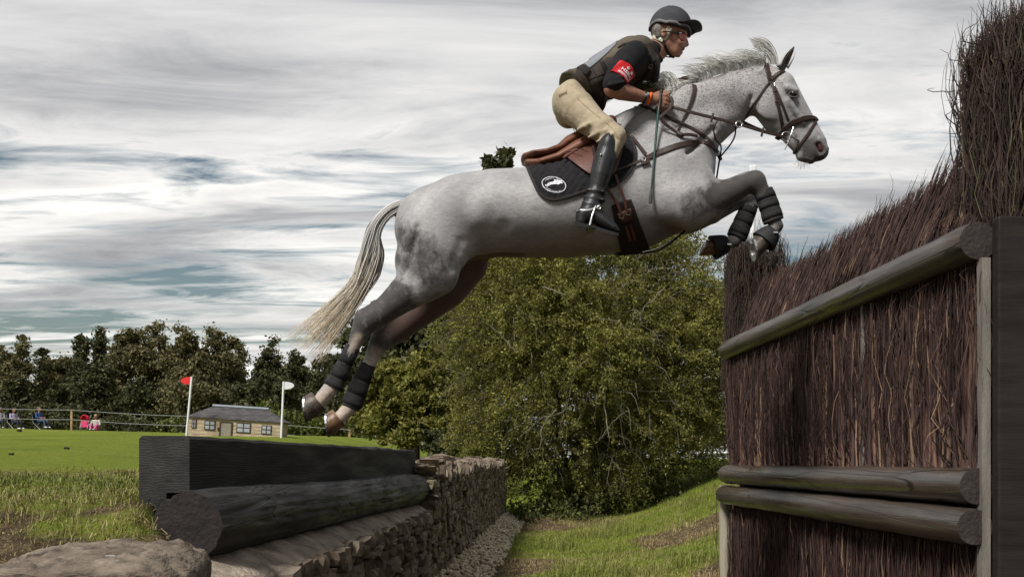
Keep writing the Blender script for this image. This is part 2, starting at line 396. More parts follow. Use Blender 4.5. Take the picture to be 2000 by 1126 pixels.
# straw lying on the bare soil
X, Y = scatter(16000, -2.6, -1.02, 2.85, 4.4, lambda X, Y: (X < stepx(Y) - .02) & (rg_.random(len(X)) < .25 + .75 * np.clip(hash_noise(X, Y, 3.2, 27), 0, 1)) & (X > -.62 * Y))
tag(blades('straw_litter', X, Y, rg_.uniform(.010, .035, len(X)), rg_.uniform(.002, .004, len(X)), 4.0, np.clip(rg_.normal(.85, .2, len(X)), 0, 1), 33, GC), 'dry straw lying on the bare earth by the coping stone', 'straw')
# ditch floor and landing slope
X, Y = scatter(120000, -.9, 5.2, 7.5, 24, lambda X, Y: (X > wallx(Y) + .38) & (X < .26 * Y + .3) & (rg_.random(len(X)) < 1 - .45 * sst(12, 24, Y)))
soil = soil_at(X, Y); dry = np.clip(soil * 1.2 + .08 + .45 * hash_noise(X, Y, 1.4, 23) + rg_.normal(0, .12, len(X)), 0, 1)
hgt = rg_.uniform(.02, .08, len(X)) * (1 + 3.2 * np.clip(hash_noise(X, Y, 1.6, 24) + .3 * hash_noise(X, Y, 5, 26) - .1, 0, 1)) * (1 - .5 * soil)
tag(blades('ditch_grass', X, Y, hgt, rg_.uniform(.004, .009, len(X)), 1.0, dry, 32, GC), 'rough green and brown grass on the ditch floor', 'grass')
# tall bare stalks by the fence end
for i, (a, b_, c_) in enumerate((((1405, 1110), (1395, 1040), (1385, 985)), ((1400, 1000), (1398, 960), (1392, 930)))):
    tag(MB().tube(spline([P(*q, 7.9)[:] for q in ((a[0], a[1] + 60), a, b_, c_)], 9).tolist(), [.004, .0035, .0035, .003, .003, .0025, .002, .002, .001], 5).build('weed_stalk', mat('stalk', (.06, .05, .03), .9, .3)), 'thin bare weed stalk rising beside the fence' if i == 0 else 'short bare weed stalk above the lower rails', 'plant')

# ------------------------------------------------------------------ timber edge of the bank
def timber(name, dark, light, rough, sc, stretch, spec=.25, bump=.5, grain=.3, crack=0, cstr=.1):
    m = bpy.data.materials.new(name); m.use_nodes = True; t = m.node_tree; b = t.nodes['Principled BSDF']; L = t.links.new
    tcn = t.nodes.new('ShaderNodeTexCoord'); mp = t.nodes.new('ShaderNodeMapping'); L(tcn.outputs['Object'], mp.inputs[0]); mp.inputs['Scale'].default_value = stretch
    n = t.nodes.new('ShaderNodeTexNoise'); n.inputs['Scale'].default_value = sc; n.inputs['Detail'].default_value = 8; n.inputs['Roughness'].default_value = .65; L(mp.outputs[0], n.inputs['Vector'])
    wv = t.nodes.new('ShaderNodeTexWave'); wv.wave_type = 'BANDS'; wv.bands_direction = 'Z'; wv.inputs['Scale'].default_value = sc * 1.6; wv.inputs['Distortion'].default_value = 9; wv.inputs['Detail'].default_value = 3; wv.inputs['Detail Scale'].default_value = 1.2; L(mp.outputs[0], wv.inputs['Vector'])
    ad = t.nodes.new('ShaderNodeMixRGB'); ad.inputs[0].default_value = grain; L(n.outputs['Fac'], ad.inputs[1]); L(wv.outputs['Fac'], ad.inputs[2])
    if crack:
        mp2 = t.nodes.new('ShaderNodeMapping'); L(tcn.outputs['Object'], mp2.inputs[0]); mp2.inputs['Scale'].default_value = (1, cstr, 1); dn = t.nodes.new('ShaderNodeTexNoise'); dn.inputs['Scale'].default_value = 5; L(mp2.outputs[0], dn.inputs['Vector'])
        vm = t.nodes.new('ShaderNodeMixRGB'); vm.inputs[0].default_value = .12; L(mp2.outputs[0], vm.inputs[1]); L(dn.outputs['Color'], vm.inputs[2])
        vo = t.nodes.new('ShaderNodeTexVoronoi'); vo.feature = 'DISTANCE_TO_EDGE'; vo.inputs['Scale'].default_value = crack; L(vm.outputs[0], vo.inputs['Vector'])
        cm = t.nodes.new('ShaderNodeMapRange'); L(vo.outputs['Distance'], cm.inputs[0]); cm.inputs[1].default_value = .002; cm.inputs[2].default_value = .028
        cx_ = t.nodes.new('ShaderNodeMixRGB'); cx_.blend_type = 'MULTIPLY'; cx_.inputs[0].default_value = .85; L(ad.outputs[0], cx_.inputs[1]); L(cm.outputs[0], cx_.inputs[2]); ad = cx_
    r_ = t.nodes.new('ShaderNodeValToRGB'); L(ad.outputs[0], r_.inputs[0]); e = r_.color_ramp.elements; e[0].position = .3; e[0].color = (*dark, 1); e[1].position = .72; e[1].color = (*light, 1); L(r_.outputs[0], b.inputs['Base Color'])
    rn = t.nodes.new('ShaderNodeTexNoise'); rn.inputs['Scale'].default_value = 11; rn.inputs['Detail'].default_value = 6; L(mp.outputs[0], rn.inputs['Vector']); rm = t.nodes.new('ShaderNodeMapRange'); L(rn.outputs['Fac'], rm.inputs[0]); rm.inputs[1].default_value = .35; rm.inputs[2].default_value = .65; rm.inputs[3].default_value = max(.15, rough - .2); rm.inputs[4].default_value = min(1, rough + .2); L(rm.outputs[0], b.inputs['Roughness']); b.inputs['Specular IOR Level'].default_value = spec
    bp_ = t.nodes.new('ShaderNodeBump'); bp_.inputs['Strength'].default_value = bump; bp_.inputs['Distance'].default_value = .006; L(ad.outputs[0], bp_.inputs['Height']); L(bp_.outputs[0], b.inputs['Normal'])
    return m
m_beam = timber('creosoted_beam', (.020, .0195, .0195), (.043, .040, .038), .8, 14, (1, .12, 1.4), .2, .3, .35)
m_log = timber('tarred_log', (.006, .0058, .006), (.028, .025, .024), .6, 10, (1, .18, 1), .4, .9, .08, 11, .13)
def beam_sec(Y, x1, ztop, zbot, wd, notch):
    x0 = x1 - wd; r_ = .012
    return [(x0 + r_, ztop), (x1 - r_, ztop), (x1, ztop - r_), (x1, zbot), (x1 - notch, zbot), (x1 - notch, zbot - .075), (x0, zbot - .075), (x0, ztop - r_)]
nb = thing('timber_beam', (-1.3, 6, CZ - .2), 'square dark timber beam capping the bank edge', 'beam')
rings = []
for i in range(40):
    f_ = i / 39; Y = 3.9 + 5.1 * f_; x1 = -1.2285 + (.3735) * f_; jit = .003 * math.sin(i * 1.9) + (.004 * random.uniform(-1, 1))
    zt = .088 - .012 * f_ + jit * (.6 if i < 25 else 1.6); rings.append([(a, Y, CZ + b_) for a, b_ in beam_sec(Y, x1 + .002 * math.sin(i), zt, .088 - .218 - .015 * f_, .192, .088)])
MB().loft(rings).build('squared_timber', m_beam, nb)
# the charred log under it
lg = thing('round_log', (-1.05, 6, CZ - .3), 'thick round blackened log bedded under the timber beam', 'log')
NS, NL = 96, 130
Tt, Yy = np.meshgrid(2 * np.pi * np.arange(NS) / NS, np.linspace(0, 1, NL)); Yl = 3.72 + 5.35 * Yy
q = hash_noise(Tt * 3.2, Yl * 1.1, 1.6, 41) * .006 + hash_noise(Tt * 9, Yl * 2, 1.5, 42) * .0025
c1 = np.abs(hash_noise(Tt * 2.2 + .35 * np.sin(Yl * 2.1), Yl * .45, 2.2, 43)); c2 = np.abs(hash_noise(Tt * 1.5, Yl * 3.2, 1.7, 44))
q -= .016 * np.maximum(0, 1 - c1 / .09) * np.where(np.sin(Yl * 3 + Tt * 2) > -.3, 1, .2) + .009 * np.maximum(0, 1 - c2 / .08) * (np.sin(Yl * 7 + Tt * 5) > .2)
rad = .128 + .004 * np.sin(Yy * 9) + q; rad[0] *= .975; rad[-1] *= .97
LV = np.stack([-1.178 + .352 * Yy + np.cos(Tt) * rad, Yl, CZ - .245 - .02 * Yy + np.sin(Tt) * rad], -1)
def end_grain(o, m):   # sawn ends
    o.data.materials.append(m)
    for p_ in o.data.polygons:
        if len(p_.vertices) > 8: p_.material_index = 1
    return o
end_grain(MB().loft([[tuple(p) for p in r_] for r_ in LV.tolist()]).build('charred_trunk', m_log, lg, True), mat('log_end', (.016, .012, .011), .7, .4, 20, .6, 40))

# ------------------------------------------------------------------ retaining wall
wl = thing('stone_wall', (-.8, 8, CZ - 1.2), 'dry stone retaining wall below the log along the ditch', 'wall')
m_stone = bpy.data.materials.new('wall_stone'); m_stone.use_nodes = True
def stone_mat(m, stops, bump=.7, sc=16):
    t = m.node_tree; b = t.nodes['Principled BSDF']; L = t.links.new
    oi = t.nodes.new('ShaderNodeObjectInfo'); g = t.nodes.new('ShaderNodeNewGeometry')
    n = t.nodes.new('ShaderNodeTexNoise'); n.inputs['Scale'].default_value = sc; n.inputs['Detail'].default_value = 8; n.inputs['Roughness'].default_value = .7; L(g.outputs['Position'], n.inputs['Vector'])
    ad = t.nodes.new('ShaderNodeMath'); ad.operation = 'ADD'; L(g.outputs['Random Per Island'], ad.inputs[0]); L(oi.outputs['Random'], ad.inputs[1])
    fr = t.nodes.new('ShaderNodeMath'); fr.operation = 'FRACT'; L(ad.outputs[0], fr.inputs[0])
    mx_ = t.nodes.new('ShaderNodeMath'); mx_.operation = 'MULTIPLY_ADD'; L(fr.outputs[0], mx_.inputs[0]); mx_.inputs[1].default_value = .5; 
    m2 = t.nodes.new('ShaderNodeMath'); m2.operation = 'MULTIPLY_ADD'; L(n.outputs['Fac'], m2.inputs[0]); m2.inputs[1].default_value = .9; m2.inputs[2].default_value = -.2; L(m2.outputs[0], mx_.inputs[2])
    r_ = t.nodes.new('ShaderNodeValToRGB'); L(mx_.outputs[0], r_.inputs[0]); e = r_.color_ramp.elements
    while len(e) < len(stops): e.new(.5)
    for q, (p, c) in zip(e, stops): q.position = p; q.color = (*c, 1)
    L(r_.outputs[0], b.inputs['Base Color']); b.inputs['Roughness'].default_value = .9; b.inputs['Specular IOR Level'].default_value = .15
    bp_ = t.nodes.new('ShaderNodeBump'); bp_.inputs['Strength'].default_value = bump; bp_.inputs['Distance'].default_value = .012; L(n.outputs['Fac'], bp_.inputs['Height']); L(bp_.outputs[0], b.inputs['Normal'])
stone_mat(m_stone, [(.15, (.055, .042, .030)), (.4, (.13, .10, .075)), (.65, (.20, .165, .125)), (.9, (.29, .25, .20))])
def stone_mesh(seed, rough=.16, sub=1):
    r_ = random.Random(seed); bm = bmesh.new(); bmesh.ops.create_cube(bm, size=1)
    bmesh.ops.subdivide_edges(bm, edges=bm.edges[:], cuts=sub, use_grid_fill=True)
    for v_ in bm.verts:
        l = v_.co.length; v_.co = v_.co * (1 - .25 * max(0, l - .62)); v_.co += Vector((r_.uniform(-1, 1), r_.uniform(-1, 1), r_.uniform(-1, 1))) * rough * .5
    me = bpy.data.meshes.new('stone'); bm.to_mesh(me); bm.free(); me.materials.append(m_stone); return me
SM = [stone_mesh(100 + i) for i in range(14)]
rs = random.Random(12); plc = []
zc = -1.30; row = 0
while zc < -.12:
    hrow = rs.uniform(.042, .09); Y = 3.5 + rs.uniform(0, .2)
    while Y < 20.1:
        ln = rs.uniform(.07, .22) * (1 + .02 * Y); top = -.455 if Y < 8.75 else -.16
        if zc + hrow * .6 < top:
            if rs.random() > .03: plc.append((Y + ln / 2, zc + hrow / 2 + rs.uniform(-.008, .008), ln * rs.uniform(.86, .97), hrow * rs.uniform(.8, .98), rs.uniform(-.02, .025), rs.uniform(-.12, .12), rs.randrange(14)))
        Y += ln
    zc += hrow
for i in range(130):   # rough coping, stones on edge and aslant
    Y = 9.05 + i * .085 + rs.uniform(-.03, .03); plc.append((Y, -.12 + rs.uniform(-.03, .03) + .02 * math.sin(Y), rs.uniform(.03, .065), rs.uniform(.09, .17), rs.uniform(-.07, .04), rs.uniform(-1.0, -.2), rs.randrange(14)))
    for q_ in range(3): plc.append((Y + rs.uniform(-.1, .1), -.075 + rs.uniform(-.035, .035), rs.uniform(.08, .2), rs.uniform(.018, .04), -.10 + rs.uniform(-.12, .10), rs.uniform(-1.0, .35), rs.randrange(14)))
def vis(q):
    X = wallx(q[0]); px_ = 1000 + X * F / q[0]; py_ = HZ - q[1] * F / q[0]
    if py_ > 1140 or px_ < 300: return 0
    return q[2] * q[3] * (F / q[0]) ** 2 * (abs(X) / q[0] + .05)
plc.sort(key=vis, reverse=True)
rv = []; rf = []
for i, (Y, z_, ln, hh, dx, rot, k) in enumerate(plc):
    if vis((Y, z_, ln, hh)) <= 0: continue
    dep = .17; M = Matrix.Translation((wallx(Y) - dep / 2 + .03 + dx, Y, CZ + z_)) @ Matrix.Rotation(.048, 4, 'Z').inverted() @ Matrix.Rotation(rot, 4, 'X') @ Matrix.Diagonal((dep, ln * 1.04, hh * 1.06, 1))
    if i < 300:
        o = bpy.data.objects.new('stone', SM[k]); C.objects.link(o); o.parent = wl; o.matrix_parent_inverse = Matrix.Translation(-wl.location); o.matrix_basis = M
    else:
        me = SM[k]; n0 = len(rv); rv += [(M @ v_.co)[:] for v_ in me.vertices]; rf += [tuple(a + n0 for a in p_.vertices) for p_ in me.polygons]
mesh_obj('small_stones', rv, rf, m_stone, wl, kind='stuff')
m_mort = mat('earth_mortar', (.07, .055, .042), .95, .4, 12, .8, 40)
rings = [[(wallx(Y) - .55, Y, CZ - 1.5), (wallx(Y) - .035, Y, CZ - 1.5), (wallx(Y) - .035, Y, CZ + (-.50 if Y < 9 else -.17)), (wallx(Y) - .55, Y, CZ + (-.50 if Y < 9 else -.17))] for Y in (3.4, 5, 7, 8.98, 9.0, 12, 16, 20.05)]
MB().loft(rings).build('wall_core', m_mort, wl)
# pale mortar haunching under the log
m_haun = mat('lime_mortar', (.23, .185, .14), .95, .35, 9, 1.0, 55, col2=(.42, .35, .275), detail=9)
rings = []
for i in range(170):
    Y = 3.3 + 5.6 * i / 169; wx = float(wallx(Y)); n_ = lambda s__: float(hash_noise(np.array([Y * 5.]), np.array([s__]), 1.3, 51)[0] + .6 * hash_noise(np.array([Y * 17.]), np.array([s__]), 1.3, 52)[0])
    rings.append([(wx - .26, Y, CZ - .33), (wx - .13 + .015 * n_(1), Y, CZ - .385 + .01 * n_(8)), (wx - .06 + .012 * n_(2), Y, CZ - .415 + .012 * n_(3)), (wx - .005 + .014 * n_(4), Y, CZ - .445 + .014 * n_(5)), (wx + .012 + .016 * n_(6), Y, CZ - .475 - .03 * abs(n_(7))), (wx - .06, Y, CZ - .52)])
MB().loft(rings).build('mortar_haunch', m_haun, wl, True)
# pale rubble footing
m_rub = bpy.data.materials.new('pale_rubble'); m_rub.use_nodes = True; stone_mat(m_rub, [(.15, (.24, .185, .12)), (.45, (.50, .42, .30)), (.8, (.68, .60, .47))], .4, 30)
rv = []; rf = []; base = bmesh.new(); bmesh.ops.create_icosphere(base, subdivisions=1, radius=.5); bvv = np.array([v_.co[:] for v_ in base.verts]); bff = [[v_.index for v_ in f_.verts] for f_ in base.faces]; base.free()
for i in range(3600):
    Y = 7.5 + 12.7 * rs.random(); u_ = rs.random(); X = float(wallx(Y)) - .02 + .42 * u_; z_ = CZ - 1.02 - .24 * u_ + rs.uniform(-.02, .03); s_ = rs.uniform(.025, .06)
    vv_ = (bvv * np.array([s_ * rs.uniform(.7, 1.3), s_ * rs.uniform(.7, 1.4), s_ * rs.uniform(.6, 1)]) * (1 + .25 * np.array([[rs.uniform(-1, 1)] for _ in range(len(bvv))]))) + np.array([X, Y, z_])
    n0 = len(rv); rv += vv_.tolist(); rf += [[a + n0 for a in f_] for f_ in bff]
mesh_obj('rubble_footing', rv, rf, m_rub, wl, kind='stuff')
MB().loft([[(float(wallx(Y)) - .1, Y, CZ - 1.03), (float(wallx(Y)) + .42, Y, CZ - 1.29), (float(wallx(Y)) - .1, Y, CZ - 1.5)] for Y in (7.3, 12, 16, 20.2)]).build('footing_bed', m_mort, wl)

# weathered coping stone on the bank end
bm = bmesh.new(); bmesh.ops.create_cube(bm, size=1); bmesh.ops.subdivide_edges(bm, edges=bm.edges[:], cuts=40, use_grid_fill=True)
for v_ in bm.verts:
    c_ = v_.co.copy(); 
    x_, y_, z_ = c_ * 2
    k = (abs(x_) ** 12 + abs(y_) ** 12 + abs(z_) ** 12) ** (1 / 12); c_ = c_ / max(k, .2)
    p = Vector((c_.x * .60, c_.y * .46, c_.z * .30)); n1 = float(hash_noise(np.array([p.x * 9 + p.z * 3]), np.array([p.y * 9 + p.z * 5]), 1, 61)[0]); n2 = float(hash_noise(np.array([p.x * 40 + p.z * 9]), np.array([p.y * 40 - p.z * 31]), 1, 62)[0])
    p *= 1 + .022 * n1 + .014 * n2
    p.z -= .05 * max(0, -p.x - .12) / .2 + .04 * max(0, p.x - .2) / .1
    gr = p.y + .02 - .02 * math.sin(p.x * 9)
    if c_.z > .3: p.z -= .040 * math.exp(-(gr / .014) ** 2) * (1 if -.24 < p.x < .15 else 0) - .010 * n2 + .012 * max(0, abs(n1) - .3)
    lay = abs(((p.z * 14 + .4 * n1) % 1) - .5); p.y -= 0 if c_.y > 0 else -.012 * max(0, .12 - lay) / .12
    v_.co = p
me = bpy.data.meshes.new('coping_stone'); bm.to_mesh(me); bm.free()
m_cop = mat('weathered_limestone', (.085, .066, .048), .9, .45, 9, 1.0, 45, col2=(.235, .19, .145), stretch=(1, 1, 4), detail=10)
o = link('coping_stone', me, m_cop, None, True, 'large weathered coping stone with a groove at the bank end', 'stone'); o.location = (-1.235, 3.02, CZ - .425); o.rotation_euler = (.10, 0, .03)
for (px_, py_, s_) in ((212, 1090, .018), (233, 1095, .012)):
    me = stone_mesh(px_, .2, 1); me.materials.clear(); me.materials.append(mat('quartz_pebble', (.34, .33, .31), .7, .2, 40)); o = link('pebble', me, None, None, False, 'rounded pale pebble in the groove of the coping stone' if s_ > .015 else 'tiny flat pale pebble beside another on the coping stone', 'pebble'); o.location = P(px_, py_, 2.98); o.scale = (s_ * 2, s_ * 1.6, s_); o.rotation_euler = (0, 0, .4)
# dead stems and straw on the soil
# ------------------------------------------------------------------ brush fence
def FX(Y): return 1.876 - .025 * (Y - 4.1)
fence = thing('brush_fence', (2.1, 6, CZ - 1.2), 'tall brush steeplechase fence packed with brown twigs behind round rails', 'fence')
m_rail = timber('weathered_rail', (.020, .014, .011), (.100, .076, .058), .30, 13, (1, .07, 1), .55, .45, .04, 16, .035)
def rail(name, n0, f0, r_, seed):
    rings = []; rr = random.Random(seed)
    for i in range(50):
        f_ = i / 49; p = Vector(n0).lerp(Vector(f0), f_); k = r_ * (1 + .02 * math.sin(i * .9 + seed) + .012 * rr.uniform(-1, 1)); k *= .93 if i in (0, 49) else 1
        rings.append([(p.x + math.cos(2 * math.pi * j / 28) * k * (1 + .015 * math.sin(j * 3 + i * .3)), p.y, p.z + math.sin(2 * math.pi * j / 28) * k) for j in range(28)])
    return end_grain(MB().loft(rings).build('rail', m_rail, fence, True), mat('rail_end', (.030, .024, .022), .75, .35, 25, .6, 60))
rail('rail', (1.868, 4.10, CZ + .872), (1.772, 8.42, CZ + .886), .080, 1)
rail('rail', (1.865, 4.10, CZ - .110), (1.762, 8.42, CZ - .128), .076, 2)
rail('rail', (1.845, 4.08, CZ - .272), (1.752, 8.45, CZ - .295), .077, 3)
m_postp = mat('grey_post', (.17, .155, .135), .85, .3, 6, .5, 60, stretch=(4, 4, .5)); m_postd = timber('dark_planks', (.010, .0075, .007), (.026, .020, .018), .75, 16, (.15, 1, 1.4), .2, .3, .1)
MB().box((1.872, 4.075, CZ - 1.3), (1.905, 4.125, CZ + .80)).build('end_post', m_postp, fence)
MB().box((FX(5.38) - .012, 5.35, CZ - .05), (FX(5.38) + .05, 5.385, CZ + .80)).build('divider_post', m_postp, fence)
o = MB().tube([(1.775, 8.52, CZ - 1.4), (1.77, 8.52, CZ - .22)], [.05, .047], 12).build('end_post', mat('pale_post', (.30, .27, .205), .85, .25, 6, .4, 50, stretch=(4, 4, .4)), fence, True)
rr = random.Random(9)
for i, (xa, xb) in enumerate(((1.908, 2.27), (2.274, 2.62), (2.624, 2.95))):   # broad upright boards closing the end
    o = MB().box((xa, 4.018 + .004 * i, CZ - 1.4), (xb, 4.075, CZ + .952 - .012 * i)).build('upright_board', m_postd, fence); bevel(o, .008, 2)
# packed core that closes the view through the brush
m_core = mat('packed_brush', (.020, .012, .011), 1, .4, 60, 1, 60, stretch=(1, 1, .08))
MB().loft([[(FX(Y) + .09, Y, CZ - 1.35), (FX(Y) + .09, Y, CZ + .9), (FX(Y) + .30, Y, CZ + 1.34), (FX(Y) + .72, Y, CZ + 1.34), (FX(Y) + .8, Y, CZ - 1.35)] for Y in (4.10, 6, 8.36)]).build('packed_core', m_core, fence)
rt = np.random.default_rng(17)
def twig_mat(name, c1, c2, c3):
    m = bpy.data.materials.new(name); m.use_nodes = True; t = m.node_tree; b = t.nodes['Principled BSDF']; g = t.nodes.new('ShaderNodeNewGeometry')
    r_ = t.nodes.new('ShaderNodeValToRGB'); t.links.new(g.outputs['Random Per Island'], r_.inputs[0]); e = r_.color_ramp.elements; e.new(.6); e.new(.93)
    for q, (p, c) in zip(e, ((0, c1), (.6, c2), (.92, c2), (.97, c3))): q.position = p; q.color = (*c, 1)
    n = t.nodes.new('ShaderNodeTexNoise'); n.inputs['Scale'].default_value = 1; n.inputs['Detail'].default_value = 5; n.inputs['Roughness'].default_value = .7; mp = t.nodes.new('ShaderNodeMapping'); mp.inputs['Scale'].default_value = (14, 16, 3); t.links.new(g.outputs['Position'], mp.inputs[0]); t.links.new(mp.outputs[0], n.inputs['Vector'])
    mr = t.nodes.new('ShaderNodeMapRange'); t.links.new(n.outputs['Fac'], mr.inputs[0]); mr.inputs[1].default_value = .3; mr.inputs[2].default_value = .7; mr.inputs[3].default_value = .30; mr.inputs[4].default_value = 1.6
    hs = t.nodes.new('ShaderNodeHueSaturation'); t.links.new(r_.outputs[0], hs.inputs['Color']); t.links.new(mr.outputs[0], hs.inputs['Value']); t.links.new(hs.outputs[0], b.inputs['Base Color']); b.inputs['Roughness'].default_value = .7; b.inputs['Specular IOR Level'].default_value = .2
    return m
m_twig = twig_mat('birch_twig', (.013, .008, .0075), (.064, .036, .030), (.22, .14, .095)); m_twigg = twig_mat('mixed_twig', (.018, .012, .010), (.056, .036, .030), (.10, .095, .05))
def twigs(name, base, tip, r0, wob, m, parent, n=6, rs_=None):
    """base, tip: (N,3)"""
    N = len(base); t = np.linspace(0, 1, n)[None, :, None]; Pn = base[:, None] * (1 - t) + tip[:, None] * t
    w1 = rt.normal(0, wob, (N, 1, 3)); w2 = rt.normal(0, wob * .6, (N, 1, 3)); w1[..., 2] = 0; w2[..., 2] = 0
    Pn = Pn + w1 * np.sin(np.pi * t) + w2 * np.sin(2 * np.pi * t) + rt.normal(0, wob * .28, Pn.shape) * np.array([1, 1, .2])
    rk = rs_ if rs_ is not None else np.clip(rt.lognormal(-.18, .45, N), .3, 2.2)
    V, f_ = strands([(Pn[i], rk[i]) for i in range(N)], r0, .0007); return mesh_obj(name, V, f_, m, parent, kind='stuff')
def in_panel(N, z0, z1, zl, lean=.02, dep=.085):
    Y = rt.uniform(4.12, 8.36, N); dp = rt.uniform(0, 1, N) ** 1.4 * dep; zb = z0 + rt.uniform(-.02, 1, N) ** 3 * (z1 - z0) * .8; L = rt.uniform(.35, 1, N) * zl
    b_ = np.stack([1.876 - .025 * (Y - 4.1) + dp, Y, CZ + zb], 1); zt = np.minimum(zb + L, z1 + .03); tp = np.stack([b_[:, 0] + rt.normal(-.002, .012, N), Y + rt.normal(0, .03, N), CZ + zt], 1); return b_, tp
b_, tp = in_panel(6500, -.06, .84, 1.0); twigs('brush_panel', b_, tp, .0040, .012, m_twig, fence, 7)
b_, tp = in_panel(1100, -.06, .75, .8); b_[:, 0] -= .012; tp[:, 0] -= .015; twigs('brush_panel', b_, tp, .0020, .035, m_twig, fence, 7)
b_, tp = in_panel(4200, -1.3, -.32, 1.0); twigs('brush_panel', b_, tp, .0040, .012, m_twig, fence, 7)
# thick pale stems standing at the foot of the panel
for i in range(120):
    Y = 4.17 + 4.1 * rt.random() ** 1.5; x_ = FX(Y) - .012 + rt.uniform(0, .012); L = rt.uniform(.25, .8); zb = -.05; k = rt.uniform(.0045, .0105); sl = rt.normal(0, .04)
    pts = [(x_ + rt.normal(0, .003), Y + sl * t + rt.normal(0, .004), CZ + zb + L * t) for t in (0, .25, .5, .75, 1)]
    c_ = random.choice([(.15, .08, .055), (.09, .05, .04), (.06, .036, .032), (.07, .04, .034), (.22, .145, .095)]); MB().tube(pts, [k, k * .95, k * .9, k * .8, k * .5], 7).build('stem', mat('stem_%d' % int(c_[0] * 100), c_, .75, .4, 12, .3, 60, stretch=(1, 1, .3)), fence, True)
# brush standing above the top rail, clipped to a level top
N = 15000; Y = rt.uniform(4.3, 8.40, N); f_ = rt.uniform(0, 1, N) ** 1.8; zb = rt.uniform(.55, 1.15, N); L = rt.uniform(.25, .55, N)
front = lambda z_: .03 + .235 * np.clip((z_ - .9) / .5, 0, 1)
zt = np.minimum(zb + L, 1.43 + .045 * hash_noise(Y, f_ * 3, 1.7, 71) + rt.exponential(.022, N) - .01); fx = 1.876 - .025 * (Y - 4.1)
b_ = np.stack([fx + front(zb) + f_ * .5, Y, CZ + zb], 1); tp = np.stack([fx + front(zt) + f_ * .5 + rt.normal(-.006, .014, N), Y + rt.normal(0, .028, N), CZ + zt], 1)
twigs('brush_top', b_, tp, .0036, .008, m_twig, fence, 6)
N = 160; Y = rt.uniform(4.6, 8.4, N); fx = 1.876 - .025 * (Y - 4.1); zb = rt.uniform(.9, 1.35, N); b_ = np.stack([fx + front(zb) - .01 + rt.uniform(0, .2, N), Y, CZ + zb], 1); tp = b_ + np.stack([rt.normal(-.03, .04, N), rt.normal(0, .09, N), rt.uniform(.05, .2, N)], 1)
twigs('stray_twigs', b_, tp, .0018, .03, m_twig, fence, 6)
# wings: taller bundles at both ends
def wing(label, x0, x1, y0, y1, ztop, zlow, N, lean, fan):
    t = thing('brush_column', ((x0 + x1) / 2, (y0 + y1) / 2, CZ + zlow), label, 'brush column', 'tall brush columns at the fence ends')
    fxx = rt.uniform(0, 1, N); fy = rt.uniform(0, 1, N); e = rt.random(N)
    fxx = np.where(e < .45, fxx ** 2.2 * .6, fxx); fy = np.where((e > .3) & (e < .7), fy ** 2 * .7, fy)
    zb = zlow + rt.uniform(0, 1, N) ** 1.3 * (ztop - zlow) * .8; L = rt.uniform(.25, .7, N); zt = np.minimum(zb + L, ztop - .10 + rt.exponential(.05, N) - .10 * (fxx - .5) ** 2)
    k = (zb - zlow) / (ztop - zlow); k2 = (zt - zlow) / (ztop - zlow); xx = x0 + (x1 - x0) * fxx; yy = y0 + (y1 - y0) * fy
    cxm = (x0 + x1) / 2; cym = (y0 + y1) / 2
    b_ = np.stack([xx + (xx - cxm) * fan * k, yy + (yy - cym) * fan * k, CZ + zb], 1); tp = np.stack([xx + (xx - cxm) * fan * k2 + rt.normal(0, .022, N), yy + (yy - cym) * fan * k2 + rt.normal(0, .035, N), CZ + zt], 1)
    twigs('twig_bundle', b_, tp, .0030, .024, m_twigg, t, 7)
    Ns = N // 14; q = rt.integers(0, N, Ns); st = b_[q] * .35 + tp[q] * .65; a = rt.uniform(0, 2 * np.pi, Ns); rad = rt.uniform(.05, .16, Ns); sd_ = np.stack([np.cos(a) * rad * .8 - .02, np.sin(a) * rad * .6, rt.uniform(-.03, .12, Ns)], 1)
    twigs('side_shoots', st, st + sd_, .0017, .03, m_twigg, t, 7)
    for i in range(int(N / 400)):
        xx = rt.uniform(x0 + .02, x1); yy = y0 + rt.uniform(0, .12); k = rt.uniform(.007, .012); MB().tube([(xx + rt.normal(0, .012), yy + rt.normal(0, .01), CZ + zlow + (ztop - .25 - zlow) * t_) for t_ in (0, .2, .4, .6, .8, 1)], [k, k, k * .9, k * .8, k * .6, k * .3], 7).build('stem', mat('wing_stem', (.055, .04, .032), .8, .4, 12, .3, 60, stretch=(1, 1, .3)), t, True)
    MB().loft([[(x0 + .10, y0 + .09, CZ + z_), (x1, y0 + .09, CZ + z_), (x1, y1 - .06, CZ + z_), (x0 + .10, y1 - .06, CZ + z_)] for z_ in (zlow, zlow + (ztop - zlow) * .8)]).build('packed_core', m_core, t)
wing('tall bundle of dark twigs above the plank end of the fence', 2.0, 2.9, 4.10, 4.52, 1.88, .55, 10500, 0, .06)
wing('tall bundle of brown twigs at the grassy end of the fence', 1.85, 2.25, 8.42, 8.80, 1.88, .3, 4600, 0, .05)
# white flag pole at the far end of the fence
fp = thing('flag_pole', P(1466, 700, 8.9), 'white pole standing behind the brush at the fence end', 'pole')
p0, p1 = P(1466, 700, 8.9), P(1472, 345, 8.9); MB().tube([p0[:], p1[:]], .021, 12).build('shaft', mat('white_plastic', (.72, .72, .74), .4, .05, 5), fp, True)
q = P(1470.5, 334, 8.9); o = MB().box((q.x - .032, q.y - .02, q.z - .07), (q.x + .028, q.y + .02, q.z + .05)).build('cap', mat('white_plastic', (.72, .72, .74), .4, .05, 5), fp); bevel(o, .012, 2)
